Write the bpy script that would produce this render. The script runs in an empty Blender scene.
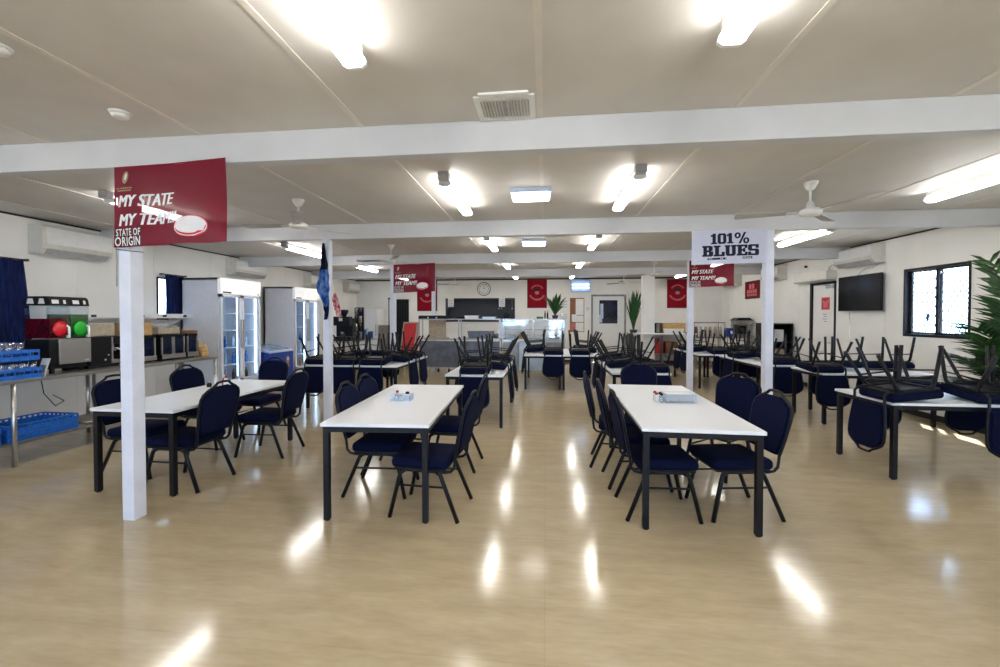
import bpy, bmesh, math, random
from mathutils import Vector, Matrix
random.seed(7)
PI = math.pi
sc = bpy.context.scene
COL = sc.collection
R = math.radians

# ------------------------------------------------------------------ materials
def new_mat(name):
    m = bpy.data.materials.new(name); m.use_nodes = True
    nt = m.node_tree
    return m, nt, nt.nodes['Principled BSDF']

def noise_rgb(nt, c1, c2, scale, detail=3, vec_scale=(1, 1, 1), lo=.35, hi=.65, coord='Object'):
    tc = nt.nodes.new('ShaderNodeTexCoord'); mp = nt.nodes.new('ShaderNodeMapping')
    mp.inputs['Scale'].default_value = vec_scale
    nz = nt.nodes.new('ShaderNodeTexNoise'); nz.inputs['Scale'].default_value = scale; nz.inputs['Detail'].default_value = detail
    cr = nt.nodes.new('ShaderNodeValToRGB')
    cr.color_ramp.elements[0].position = lo; cr.color_ramp.elements[1].position = hi
    cr.color_ramp.elements[0].color = (*c1, 1); cr.color_ramp.elements[1].color = (*c2, 1)
    nt.links.new(tc.outputs[coord], mp.inputs[0]); nt.links.new(mp.outputs[0], nz.inputs[0]); nt.links.new(nz.outputs[0], cr.inputs[0])
    return cr, nz, mp

def mat(name, col, rough=.5, metal=0., spec=.5, var=.12, scale=14, emit=None, es=0., trans=0., coat=0., bump=0., alpha=1., vs=(1, 1, 1)):
    m, nt, b = new_mat(name)
    lo = tuple(c * (1 - var) for c in col); hi = tuple(min(1, c * (1 + var * .6)) for c in col)
    cr, nz, mp = noise_rgb(nt, lo, hi, scale, vec_scale=vs)
    nt.links.new(cr.outputs[0], b.inputs['Base Color'])
    b.inputs['Roughness'].default_value = rough; b.inputs['Metallic'].default_value = metal
    b.inputs['Specular IOR Level'].default_value = spec
    b.inputs['Transmission Weight'].default_value = trans
    b.inputs['Coat Weight'].default_value = coat
    b.inputs['Alpha'].default_value = alpha
    if emit:
        b.inputs['Emission Color'].default_value = (*emit, 1); b.inputs['Emission Strength'].default_value = es
    if bump:
        bp = nt.nodes.new('ShaderNodeBump'); bp.inputs['Strength'].default_value = bump; bp.inputs['Distance'].default_value = .004
        nt.links.new(nz.outputs[0], bp.inputs['Height']); nt.links.new(bp.outputs[0], b.inputs['Normal'])
    return m

def glass_mat(name, tint=(.9, .95, 1), mix=.12):
    m = bpy.data.materials.new(name); m.use_nodes = True; nt = m.node_tree; nt.nodes.clear()
    out = nt.nodes.new('ShaderNodeOutputMaterial'); tr = nt.nodes.new('ShaderNodeBsdfTransparent'); gl = nt.nodes.new('ShaderNodeBsdfGlossy')
    gl.inputs['Roughness'].default_value = .05; tr.inputs[0].default_value = (*tint, 1)
    mx = nt.nodes.new('ShaderNodeMixShader'); mx.inputs[0].default_value = mix
    nt.links.new(tr.outputs[0], mx.inputs[1]); nt.links.new(gl.outputs[0], mx.inputs[2]); nt.links.new(mx.outputs[0], out.inputs[0])
    return m

def cloth_mat(name, c1, c2, see=.0, translucent=.35, scale=220):
    m = bpy.data.materials.new(name); m.use_nodes = True; nt = m.node_tree; b = nt.nodes['Principled BSDF']
    cr, nz, mp = noise_rgb(nt, c1, c2, scale, 2)
    nt.links.new(cr.outputs[0], b.inputs['Base Color']); b.inputs['Roughness'].default_value = .85; b.inputs['Specular IOR Level'].default_value = .15
    tl = nt.nodes.new('ShaderNodeBsdfTranslucent'); nt.links.new(cr.outputs[0], tl.inputs[0])
    mx = nt.nodes.new('ShaderNodeMixShader'); mx.inputs[0].default_value = translucent
    nt.links.new(b.outputs[0], mx.inputs[1]); nt.links.new(tl.outputs[0], mx.inputs[2])
    last = mx
    if see:
        tr = nt.nodes.new('ShaderNodeBsdfTransparent'); m2 = nt.nodes.new('ShaderNodeMixShader'); m2.inputs[0].default_value = see
        nt.links.new(mx.outputs[0], m2.inputs[1]); nt.links.new(tr.outputs[0], m2.inputs[2]); last = m2
    nt.links.new(last.outputs[0], nt.nodes['Material Output'].inputs[0])
    return m

M = {}
def floor_mat():
    m, nt, b = new_mat('vinyl_floor')
    tc = nt.nodes.new('ShaderNodeTexCoord')
    def nz(scale, vs, det=4):
        mp = nt.nodes.new('ShaderNodeMapping'); mp.inputs['Scale'].default_value = vs
        n = nt.nodes.new('ShaderNodeTexNoise'); n.inputs['Scale'].default_value = scale; n.inputs['Detail'].default_value = det
        nt.links.new(tc.outputs['Object'], mp.inputs[0]); nt.links.new(mp.outputs[0], n.inputs[0]); return n
    n1 = nz(1.0, (2.2, 9, 1)); n2 = nz(1.0, (9, 45, 1), 5); n3 = nz(.45, (1, 1, 1), 2)
    cr = nt.nodes.new('ShaderNodeValToRGB')
    cr.color_ramp.elements[0].position = .3; cr.color_ramp.elements[1].position = .72
    cr.color_ramp.elements[0].color = (.375, .290, .172, 1); cr.color_ramp.elements[1].color = (.55, .45, .292, 1)
    a = nt.nodes.new('ShaderNodeMath'); a.operation = 'MULTIPLY'; a.inputs[1].default_value = .45
    a2 = nt.nodes.new('ShaderNodeMath'); a2.operation = 'MULTIPLY'; a2.inputs[1].default_value = .3
    a3 = nt.nodes.new('ShaderNodeMath'); a3.operation = 'MULTIPLY_ADD'; a3.inputs[1].default_value = .25
    s = nt.nodes.new('ShaderNodeMath'); s.operation = 'ADD'
    nt.links.new(n1.outputs[0], a.inputs[0]); nt.links.new(n2.outputs[0], a2.inputs[0])
    nt.links.new(a.outputs[0], s.inputs[0]); nt.links.new(a2.outputs[0], s.inputs[1])
    nt.links.new(n3.outputs[0], a3.inputs[0]); nt.links.new(s.outputs[0], a3.inputs[2])
    nt.links.new(a3.outputs[0], cr.inputs[0])
    # welded sheet seams every 1.83 m
    br = nt.nodes.new('ShaderNodeTexBrick'); br.offset = 0
    br.inputs['Scale'].default_value = 1; br.inputs['Brick Width'].default_value = 12; br.inputs['Row Height'].default_value = 1.83
    br.inputs['Mortar Size'].default_value = .003; br.inputs['Color1'].default_value = (1, 1, 1, 1); br.inputs['Color2'].default_value = (1, 1, 1, 1); br.inputs['Mortar'].default_value = (.92, .91, .89, 1)
    nt.links.new(tc.outputs['Object'], br.inputs[0])
    mx = nt.nodes.new('ShaderNodeMix'); mx.data_type = 'RGBA'; mx.blend_type = 'MULTIPLY'; mx.inputs[0].default_value = 1
    nt.links.new(cr.outputs[0], mx.inputs[6]); nt.links.new(br.outputs[0], mx.inputs[7]); nt.links.new(mx.outputs[2], b.inputs['Base Color'])
    rr = nt.nodes.new('ShaderNodeMapRange'); rr.inputs[3].default_value = .10; rr.inputs[4].default_value = .17
    nt.links.new(n1.outputs[0], rr.inputs[0]); nt.links.new(rr.outputs[0], b.inputs['Roughness'])
    b.inputs['Specular IOR Level'].default_value = .8
    bp = nt.nodes.new('ShaderNodeBump'); bp.inputs['Strength'].default_value = .12; bp.inputs['Distance'].default_value = .003
    nt.links.new(n3.outputs[0], bp.inputs['Height']); nt.links.new(bp.outputs[0], b.inputs['Normal'])
    return m
M['floor'] = floor_mat()
M['ceiling'] = mat('ceiling_paint', (.60, .57, .53), .55, var=.04, scale=3)
M['wall'] = mat('wall_panel', (.80, .785, .745), .6, var=.04, scale=2)
M['beam'] = mat('beam_paint', (.58, .58, .595), .5, var=.03, scale=4)
M['post'] = mat('post_paint', (.70, .725, .82), .45, var=.05, scale=8)
M['batten'] = mat('joint_strip', (.66, .62, .56), .5, var=.03)
M['dark'] = mat('dark_cornice', (.018, .015, .014), .6)
M['white'] = mat('white_plastic', (.78, .78, .76), .35, var=.04)
M['offwhite'] = mat('aged_white_plastic', (.66, .64, .58), .4, var=.05)
M['grey'] = mat('grey_plastic', (.42, .42, .43), .5)
M['paper'] = mat('paper', (.8, .8, .78), .8, var=.05)
M['navy'] = mat('navy_upholstery', (.0028, .0052, .027), .9, spec=.12, var=.5, scale=160, bump=.3)
M['black'] = mat('black_powder_coat', (.0035, .0035, .006), .45, var=.3, spec=.3)
M['blackp'] = mat('black_plastic', (.006, .006, .007), .35, var=.3, spec=.3)
M['tabletop'] = mat('white_laminate', (.83, .84, .865), .33, var=.035, scale=120)
M['steel'] = mat('stainless_steel', (.50, .48, .45), .32, metal=.9, var=.1, scale=30, vs=(1, 12, 1))
M['steeld'] = mat('dull_steel', (.30, .28, .26), .42, metal=.75, var=.2, scale=8)
M['crate'] = mat('blue_crate_plastic', (.012, .13, .52), .4, var=.25, scale=40)
M['glass'] = glass_mat('clear_glass')
M['tumbler'] = glass_mat('tumbler_glass', (.82, .88, .97), .32)
M['curtain'] = mat('navy_curtain', (.010, .018, .075), .9, spec=.1, var=.5, scale=60, vs=(1, 1, .06))
M['lamp'] = mat('lamp_diffuser', (.9, .9, .88), .4, emit=(1, .98, .945), es=19.)
M['lampc'] = mat('square_lamp_diffuser', (.9, .9, .88), .4, emit=(1, .97, .92), es=5.)
M['fridgelight'] = mat('fridge_strip_light', (.9, .95, 1), .4, emit=(.75, .9, 1), es=4.)
M['fridgein'] = mat('fridge_liner', (.62, .72, .82), .35, var=.04)
M['fridgew'] = mat('fridge_enamel', (.76, .78, .85), .35, var=.03)
M['fridgeh'] = mat('fridge_header', (.88, .88, .87), .3, var=.02, emit=(1, .99, .96), es=.22)
M['bluebox'] = mat('blue_freezer_paint', (.008, .045, .30), .35, var=.15)
M['red'] = mat('red_vinyl', (.56, .012, .02), .5, var=.12)
M['juice_red'] = mat('red_slush', (.10, .001, .004), .2, var=.5, scale=40)
M['cap_red'] = mat('bright_red_cap', (.60, .004, .012), .2, var=.2, scale=40)
M['cap_green'] = mat('bright_green_cap', (.008, .42, .02), .2, var=.2, scale=40)
M['juice_green'] = mat('green_slush', (.006, .10, .010), .15, var=.35, scale=25)
M['brownbox'] = mat('cardboard', (.46, .29, .12), .8, var=.15)
M['beige'] = mat('beige_carton', (.42, .36, .27), .8, var=.15)
M['timber'] = mat('cork_board', (.24, .105, .05), .8, var=.25, scale=50)
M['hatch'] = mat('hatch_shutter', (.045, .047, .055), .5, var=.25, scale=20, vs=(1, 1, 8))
M['screen'] = mat('tv_screen', (.003, .003, .005), .15, var=.2, spec=.3)
M['leaf'] = mat('palm_leaf', (.020, .080, .013), .42, var=.55, scale=12)
M['leaf2'] = mat('potted_leaf', (.02, .095, .02), .5, var=.5, scale=9)
M['trunk'] = mat('palm_trunk', (.10, .07, .035), .9, var=.4, scale=20)
M['pot'] = mat('dark_pot', (.03, .028, .026), .5)
M['soil'] = mat('potting_soil', (.03, .02, .012), 1.)
M['maroon'] = cloth_mat('maroon_flag_cloth', (.19, .006, .022), (.25, .009, .032), see=.07, translucent=.3)
M['maroonp'] = cloth_mat('maroon_banner_cloth', (.21, .004, .012), (.28, .006, .02), translucent=.05)
M['whiteflag'] = cloth_mat('white_flag_cloth', (.66, .68, .84), (.72, .75, .90), translucent=.3)
M['blueflag'] = cloth_mat('blue_flag_cloth', (.015, .07, .32), (.16, .30, .62), translucent=.2, scale=12)
M['navyflag'] = cloth_mat('navy_flag_cloth', (.004, .006, .02), (.01, .015, .05), translucent=.1)
M['pinkflag'] = cloth_mat('pink_white_cloth', (.45, .03, .05), (.75, .6, .58), translucent=.2, scale=20)
M['ink_white'] = mat('white_print', (.82, .80, .80), .8, var=.03)
M['ink_navy'] = mat('navy_print', (.006, .008, .03), .8)
M['ink_tan'] = mat('tan_print', (.42, .30, .16), .8, var=.2)
M['ink_red'] = mat('red_print', (.55, .01, .03), .8)
M['ink_pink'] = mat('pale_red_print', (.55, .16, .17), .8)
M['ink_black'] = mat('black_print', (.01, .01, .01), .8)
M['ink_grey'] = mat('grey_print', (.3, .3, .32), .8)
M['dglass'] = mat('dark_window_glass', (.010, .014, .035), .08, var=.4, scale=3)
M['bluelamp'] = mat('bluish_lamp_tubes', (.8, .9, 1), .4, emit=(.55, .75, 1), es=3.)
M['bluecase'] = mat('pale_blue_case', (.52, .62, .80), .5, var=.05)
M['freezer_glass'] = mat('blue_tinted_lid_glass', (.20, .30, .52), .08, var=.5, scale=4)
M['fan_blade'] = mat('fan_blade_enamel', (.46, .43, .39), .4, var=.05)
M['stone'] = mat('paving_outside', (.42, .40, .36), .9)
M['bmfront'] = mat('bluish_white_cupboard', (.55, .66, .80), .3, var=.12, scale=5)
M['servfront'] = mat('blue_grey_laminate', (.12, .14, .18), .35, var=.25, scale=6)
M['redlid'] = mat('red_cap', (.4, .02, .02), .4)
M['bread'] = mat('amber_bread_bags', (.62, .36, .14), .6, var=.35, scale=30)

# ------------------------------------------------------------------ mesh builder
class MB:
    def __init__(s): s.bm = bmesh.new(); s.mi = 0
    def _mi(s, faces, mi):
        for f in faces: f.material_index = mi
    def box(s, c, d, bev=0, mi=0, rot=None, seg=2):
        r = bmesh.ops.create_cube(s.bm, size=1)
        vs = r['verts']; mx = Matrix.Diagonal((*d, 1))
        bmesh.ops.transform(s.bm, matrix=mx, verts=vs)
        fs = {f for v in vs for f in v.link_faces}
        if bev:
            es = list({e for v in vs for e in v.link_edges})
            rr = bmesh.ops.bevel(s.bm, geom=es, offset=bev, segments=seg, affect='EDGES', profile=.5)
            vs = list({v for f in rr['faces'] for v in f.verts} | {v for v in vs if v.is_valid})
            fs = {f for v in vs for f in v.link_faces}
        t = Matrix.Translation(c) @ (rot.to_4x4() if rot else Matrix.Identity(4))
        bmesh.ops.transform(s.bm, matrix=t, verts=vs)
        s._mi(fs, mi); return s
    def box2(s, a, b, bev=0, mi=0):
        return s.box([(a[i] + b[i]) / 2 for i in range(3)], [abs(b[i] - a[i]) for i in range(3)], bev, mi)
    def tube(s, pts, r, seg=8, mi=0, closed=False):
        pts = [Vector(p) for p in pts]; n = len(pts); rings = []
        rs = r if isinstance(r, (list, tuple)) else [r] * n
        nrm = None
        for i, p in enumerate(pts):
            if closed: t = pts[(i + 1) % n] - pts[i - 1]
            else: t = pts[min(i + 1, n - 1)] - pts[max(i - 1, 0)]
            t.normalize()
            if nrm is None:
                nrm = t.orthogonal().normalized()
            nrm = (nrm - t * nrm.dot(t))
            nrm = nrm.normalized() if nrm.length > 1e-6 else t.orthogonal().normalized()
            b = t.cross(nrm)
            rings.append([s.bm.verts.new(p + (nrm * math.cos(2 * PI * k / seg) + b * math.sin(2 * PI * k / seg)) * rs[i]) for k in range(seg)])
        m = n if closed else n - 1
        for i in range(m):
            a, b2 = rings[i], rings[(i + 1) % n]
            for k in range(seg):
                f = s.bm.faces.new((a[k], a[(k + 1) % seg], b2[(k + 1) % seg], b2[k])); f.material_index = mi; f.smooth = True
        if not closed:
            for rg, fl in ((rings[0], 1), (rings[-1], 0)):
                f = s.bm.faces.new(list(reversed(rg)) if fl else rg); f.material_index = mi
        return s
    def lathe(s, prof, c=(0, 0, 0), seg=16, mi=0, mx=None):
        rings = []
        mx = mx or Matrix.Identity(3)
        for r, z in prof:
            rings.append([s.bm.verts.new(Vector(c) + mx @ Vector((max(r, 1e-4) * math.cos(2 * PI * k / seg), max(r, 1e-4) * math.sin(2 * PI * k / seg), z))) for k in range(seg)])
        for a, b2 in zip(rings, rings[1:]):
            for k in range(seg):
                f = s.bm.faces.new((a[k], a[(k + 1) % seg], b2[(k + 1) % seg], b2[k])); f.material_index = mi; f.smooth = True
        f = s.bm.faces.new(list(reversed(rings[0]))); f.material_index = mi
        f = s.bm.faces.new(rings[-1]); f.material_index = mi
        return s
    def prism(s, poly, fn, mi=0, d=(0, 1)):
        # poly in 2D; fn(u, v, w) maps to 3D, w runs over d
        a = [s.bm.verts.new(fn(u, v, d[0])) for u, v in poly]; b = [s.bm.verts.new(fn(u, v, d[1])) for u, v in poly]
        n = len(poly); fs = [s.bm.faces.new(a), s.bm.faces.new(list(reversed(b)))]
        for i in range(n): fs.append(s.bm.faces.new((a[i], b[i], b[(i + 1) % n], a[(i + 1) % n])))
        s._mi(fs, mi); return s
    def sheet(s, fn, nu, nv, th=0, mi=0):
        # fn(u, v) -> point; closed thin solid when th
        g = [[s.bm.verts.new(fn(i / nu, j / nv)) for j in range(nv + 1)] for i in range(nu + 1)]
        for i in range(nu):
            for j in range(nv):
                f = s.bm.faces.new((g[i][j], g[i + 1][j], g[i + 1][j + 1], g[i][j + 1])); f.smooth = True; f.material_index = mi
        if th:
            s.bm.normal_update()
            h = [[s.bm.verts.new(g[i][j].co - g[i][j].normal * th) for j in range(nv + 1)] for i in range(nu + 1)]
            for i in range(nu):
                for j in range(nv):
                    f = s.bm.faces.new((h[i][j], h[i][j + 1], h[i + 1][j + 1], h[i + 1][j])); f.smooth = True; f.material_index = mi
            for i in range(nu):
                for j in (0, nv):
                    s.bm.faces.new((g[i][j], g[i + 1][j], h[i + 1][j], h[i][j])).material_index = mi
            for j in range(nv):
                for i in (0, nu):
                    s.bm.faces.new((g[i][j], g[i][j + 1], h[i][j + 1], h[i][j])).material_index = mi
        return s
    def build(s, name, mats, parent=None, loc=(0, 0, 0), smooth=False):
        bmesh.ops.recalc_face_normals(s.bm, faces=s.bm.faces[:])
        me = bpy.data.meshes.new(name); s.bm.to_mesh(me); s.bm.free()
        for m in (mats if isinstance(mats, (list, tuple)) else [mats]): me.materials.append(M[m] if isinstance(m, str) else m)
        if smooth:
            for p in me.polygons: p.use_smooth = True
        o = bpy.data.objects.new(name, me); COL.objects.link(o); o.location = loc
        if parent: o.parent = parent
        return o

def thing(name, label, cat, loc=(0, 0, 0), rz=0, group=None):
    o = bpy.data.objects.new(name, None); COL.objects.link(o); o.empty_display_size = .1
    o.location = loc; o.rotation_euler = (0, 0, rz); o['label'] = label; o['category'] = cat
    if group: o['group'] = group
    return o
def tag(o, label, cat, group=None):
    o['label'] = label; o['category'] = cat
    if group: o['group'] = group
    return o
def struct(o): o['kind'] = 'structure'; return o
def dup(root, loc, rot, label, group=None, scale=None):
    r = root.copy(); COL.objects.link(r); r.location = loc; r.rotation_euler = rot; r['label'] = label
    if group: r['group'] = group
    if scale: r.scale = scale
    for ch in root.children:
        c = ch.copy(); COL.objects.link(c); c.parent = r
        for g in ch.children:
            d = g.copy(); COL.objects.link(d); d.parent = c
    return r

# ------------------------------------------------------------------ lettering
def text_mesh(txt, size=1., shear=0., bold=0., space=1.):
    cu = bpy.data.curves.new('lettering', 'FONT'); cu.body = txt; cu.size = size; cu.shear = shear; cu.offset = bold; cu.space_character = space
    cu.resolution_u = 3
    o = bpy.data.objects.new('lettering', cu); COL.objects.link(o)
    bpy.context.view_layer.update()
    me = bpy.data.meshes.new_from_object(o.evaluated_get(bpy.context.evaluated_depsgraph_get()))
    vs = [(v.co.x, v.co.y) for v in me.vertices]; fs = [tuple(p.vertices) for p in me.polygons]
    bpy.data.objects.remove(o); bpy.data.curves.remove(cu); bpy.data.meshes.remove(me)
    return vs, fs
def fit_text(vs, x0, y0, x1, y1, align='fit'):
    ax = min(v[0] for v in vs); bx = max(v[0] for v in vs); ay = min(v[1] for v in vs); by = max(v[1] for v in vs)
    return [(x0 + (v[0] - ax) / (bx - ax) * (x1 - x0), y0 + (v[1] - ay) / (by - ay) * (y1 - y0)) for v in vs]
def add_flat(mb, vs, fs, fn, mi=0):
    vv = [mb.bm.verts.new(fn(*v)) for v in vs]
    for f in fs:
        try: mb.bm.faces.new([vv[i] for i in f]).material_index = mi
        except ValueError: pass
def poly_flat(mb, pts, fn, mi=0):
    mb.bm.faces.new([mb.bm.verts.new(fn(*p)) for p in pts]).material_index = mi
def ell(cx, cy, rx, ry, n=24, rot=0):
    return [(cx + rx * math.cos(a) * math.cos(rot) - ry * math.sin(a) * math.sin(rot), cy + rx * math.cos(a) * math.sin(rot) + ry * math.sin(a) * math.cos(rot)) for a in [2 * PI * k / n for k in range(n)]]
def rect(x0, y0, x1, y1): return [(x0, y0), (x1, y0), (x1, y1), (x0, y1)]

# ------------------------------------------------------------------ the room
LX, RX, Y0, BY, CH = -6.8, 5.8, -5.0, 14.4, 2.88
BEAM_Y = [-2.95, -.05, 2.8, 5.7, 8.6, 11.5]
struct(MB().box2((LX - .1, Y0 - .1, -.1), (RX + .1, BY + .1, 0)).build('floor', 'floor'))
m = MB(); m.box2((LX - .1, Y0 - .1, CH), (RX + .1, BY + .1, CH + .1))
struct(m.build('ceiling', 'ceiling'))
# joint strips between ceiling sheets, bay by bay
ys = [Y0] + BEAM_Y + [BY]
m = MB()
for k in range(-5, 5):
    x = -.035 + 1.235 * k
    for a, b in zip(ys, ys[1:]):
        m.box2((x - .018, (a + .1 if a != Y0 else a), CH - .005), (x + .018, b, CH))
struct(m.build('trim_1', 'batten'))
for i, y in enumerate(BEAM_Y):
    struct(MB().box2((LX, y, 2.67), (RX, y + .1, CH), .004).build('ceiling_beam', 'beam'))
# walls
def wall_x(name, x, t, holes, mname='wall'):
    # wall in the YZ plane with rectangular openings (y0, y1, z0, z1)
    m = MB(); cur = Y0
    for (a, b, z0, z1) in sorted(holes):
        m.box2((x, cur, 0), (x + t, a, CH))
        if z0 > 0: m.box2((x, a, 0), (x + t, b, z0))
        m.box2((x, a, z1), (x + t, b, CH)); cur = b
    m.box2((x, cur, 0), (x + t, BY, CH)); return struct(m.build(name, mname))
def wall_y(name, y, t, holes):
    m = MB(); cur = LX
    for (a, b, z0, z1) in sorted(holes):
        m.box2((cur, y, 0), (a, y + t, CH))
        if z0 > 0: m.box2((a, y, 0), (b, y + t, z0))
        m.box2((a, y, z1), (b, y + t, CH)); cur = b
    m.box2((cur, y, 0), (RX, y + t, CH)); return struct(m.build(name, 'wall'))
WIN = (6.35, 7.42, 1.24, 2.32)
wall_x('wall_left', LX, -.1, [(3.1, 4.6, 1.1, 2.25), (6.62, 7.0, 1.5, 2.26)])
wall_x('wall_right', RX, .1, [WIN, (9.0, 9.82, 0, 2.28), (1.2, 2.3, 1.24, 2.32), (-2.6, -1.5, 1.24, 2.32)])
HATCH = (-3.50, -1.04, 1.42, 2.21)
wall_y('wall_back', BY, .1, [HATCH, (-5.38, -4.82, 0, 2.2), (1.62, 2.66, 0, 2.26)])
wall_y('wall_front', Y0, -.1, [(-5.6, -1.2, .9, 2.3), (.2, 2.2, 0, 2.25)])
# vertical joint strips on the walls
m = MB()
for k in range(16):
    y = -4.4 + 1.22 * k
    m.box2((LX, y - .012, .1), (LX + .004, y + .012, CH - .03))
    if not (6.2 < y < 7.6 or 8.9 < y < 9.9 or 1.1 < y < 2.4 or -2.7 < y < -1.4): m.box2((RX - .004, y - .012, .1), (RX, y + .012, CH - .03))
struct(m.build('trim_2', 'wall'))
struct(MB().box2((LX, Y0, CH - .022), (LX + .022, BY, CH - .001)).build('trim_3', 'dark'))
struct(MB().box2((RX - .022, Y0, CH - .022), (RX, BY, CH - .001)).build('trim_4', 'dark'))
struct(MB().box2((LX, BY - .03, CH - .045), (RX, BY, CH - .001)).build('trim_5', 'dark'))
struct(MB().box2((LX, Y0, 0), (LX + .012, BY, .09)).build('baseboard_left', 'dark'))
m = MB()
for a, b in ((Y0, 8.94), (9.88, BY)): m.box2((RX - .012, a, 0), (RX, b, .09))
struct(m.build('baseboard_right', 'dark'))
m = MB()
for a, b in ((LX, -5.44), (-4.76, 1.56), (2.72, RX)): m.box2((a, BY - .012, 0), (b, BY, .09))
struct(m.build('baseboard_back', 'dark'))
# columns
for (x, y) in ((-3.2, 2.81), (-3.2, 5.7), (-3.3, 8.6), (-3.2, 11.5), (2.83, 5.7), (2.83, 8.6), (-3.2, -.05), (2.83, -2.95)):
    struct(MB().box2((x, y, 0), (x + .1, y + .1, 2.67), .004).build('column', 'post'))
struct(MB().box2((2.62, 11.5, 0), (2.92, 11.75, 2.67), .004).build('column', 'wall'))

# right sliding window with security mesh
def window_x(name, x, y0, y1, z0, z1, mesh=True):
    w = struct(MB().box2((x - .01, y0, z0), (x + .10, y0 + .03, z1)).box2((x - .01, y1 - .03, z0), (x + .10, y1, z1))
               .box2((x - .01, y0, z1 - .035), (x + .10, y1, z1)).box2((x - .01, y0, z0), (x + .10, y1, z0 + .04)).build(name, 'black'))
    ym = y0 + (y1 - y0) * .52
    m = MB()
    for a, b, xx in ((y0 + .03, ym, x + .03), (ym - .06, y1 - .03, x + .055)):
        for c, d in (((a), (a + .045)), ((b - .05), b)): m.box2((xx, c, z0 + .04), (xx + .025, d, z1 - .035))
        m.box2((xx, a, z0 + .04), (xx + .025, b, z0 + .075)); m.box2((xx, a, z1 - .065), (xx + .025, b, z1 - .035))
    m.box2((x + .005, ym + .10, z0 + .25), (x + .03, ym + .12, z0 + .36))
    m.build('sash', 'black', w)
    MB().box2((x + .04, y0 + .03, z0 + .04), (x + .044, y1 - .03, z1 - .035)).build('glass_pane', 'glass', w)
    if mesh:
        m = MB(); h = z1 - z0 - .08; n = 15
        for k in range(-n, n + 10):
            for sgn in (1, -1):
                a0 = y0 + .03 + k * .085; p = []
                for t in (0, 1):
                    p.append((a0 + (h if t else 0) * .6 if sgn == 1 else a0 + (0 if t else h) * .6, z0 + .04 + h * t))
                (ya, za), (yb, zb) = p
                lo, hi = y0 + .03, y1 - .03
                def clip(ya, za, yb, zb):
                    t0, t1 = 0, 1; dy = yb - ya
                    ta, tb = (lo - ya) / dy, (hi - ya) / dy
                    if ta > tb: ta, tb = tb, ta
                    t0, t1 = max(0, ta), min(1, tb)
                    return (t0, t1) if t1 - t0 > .02 else None
                c = clip(ya, za, yb, zb)
                if c:
                    q = [(x + .085, ya + (yb - ya) * t, za + (zb - za) * t) for t in c]
                    m.tube(q, .0055, 4)
        m.build('security_mesh', 'black', w)
    return w
window_x('window_1', RX, *WIN)
window_x('window_2', RX, 1.2, 2.3, 1.24, 2.32, False)
window_x('window_3', RX, -2.6, -1.5, 1.24, 2.32, False)
# closed windows behind the curtains on the left
for nme, (a, b, z0, z1) in (('window_4', (3.1, 4.6, 1.1, 2.25)), ('window_5', (6.62, 7.0, 1.5, 2.26))):
    w = struct(MB().box2((LX - .08, a, z0), (LX + .01, a + .03, z1)).box2((LX - .08, b - .03, z0), (LX + .01, b, z1))
               .box2((LX - .08, a, z0), (LX + .01, b, z0 + .03)).box2((LX - .08, a, z1 - .03), (LX + .01, b, z1)).build(nme, 'black'))
    MB().box2((LX - .05, a + .03, z0 + .03), (LX - .045, b - .03, z1 - .03)).build('glass_pane', 'glass', w)
# unseen window and glass door behind the camera, added for daylight, window enlarged
w = MB().box2((-5.6, Y0 - .08, .9), (-1.2, Y0, .94)).box2((-5.6, Y0 - .08, 2.26), (-1.2, Y0, 2.3))
for k in range(4): w.box2((-5.6 + k * 1.453, Y0 - .08, .94), (-5.56 + k * 1.453, Y0, 2.26))
w = struct(w.build('window_6', 'black'))
MB().box2((-5.56, Y0 - .05, .94), (-1.24, Y0 - .045, 2.26)).build('glass_pane', 'glass', w)
w = struct(MB().box2((.2, Y0 - .08, 2.2), (2.2, Y0, 2.25)).box2((.2, Y0 - .08, 0), (.26, Y0, 2.25)).box2((2.14, Y0 - .08, 0), (2.2, Y0, 2.25)).box2((1.16, Y0 - .08, 0), (1.24, Y0, 2.25)).box2((.2, Y0 - .08, 0), (2.2, Y0, .1)).build('door_3', 'black'))
MB().box2((.26, Y0 - .05, .1), (2.14, Y0 - .045, 2.2)).build('glass_pane', 'glass', w)
struct(MB().box2((RX + .1, -30, -.12), (40, 40, -.02)).box2((-40, -30, -.12), (LX - .1, 40, -.02)).box2((LX - .1, -30, -.12), (RX + .1, Y0 - .1, -.02)).build('ground_outside', 'stone'))

# side door (right wall)
d = struct(MB().box2((RX - .01, 9.0, 0), (RX + .1, 9.05, 2.28)).box2((RX - .01, 9.75, 0), (RX + .1, 9.82, 2.28)).box2((RX - .01, 9.0, 2.23), (RX + .1, 9.82, 2.28)).build('door_1', 'black'))
MB().box2((RX + .02, 9.05, .01), (RX + .06, 9.75, 2.23), .003).build('door_leaf', 'wall', d)
MB().box2((RX - .02, 9.08, 2.14), (RX + .02, 9.3, 2.2), .008).tube([(RX, 9.12, 2.19), (RX - .12, 9.2, 2.21), (RX - .01, 9.38, 2.22)], .008).build('door_closer', 'grey', d)
MB().tube([(RX + .02, 9.12, 1.02), (RX - .04, 9.12, 1.02), (RX - .04, 9.22, 1.02)], .011).build('door_handle', 'steel', d)
s = thing('door_sign', 'red and white notice stuck on the pale side door under the air curtain', 'sign', (RX + .018, 9.34, 1.83))
MB().box2((-.004, -.13, -.13), (0, .13, .13)).build('plate', 'ink_pink', s)
m = MB(); fn = lambda u, v: (-.006, .12 - u, v)
for a in (rect(.02, .075, .22, .11), rect(.02, .045, .05, .07), rect(.07, .045, .16, .07), rect(.02, -.11, .055, .02), rect(.19, -.11, .22, .02), rect(.055, -.11, .19, -.085)): poly_flat(m, a, fn)
m.build('print', 'ink_red', s)
s = MB(); s.box2((-.003, -.09, -.11), (0, .09, .11), 0, 0)
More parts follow.
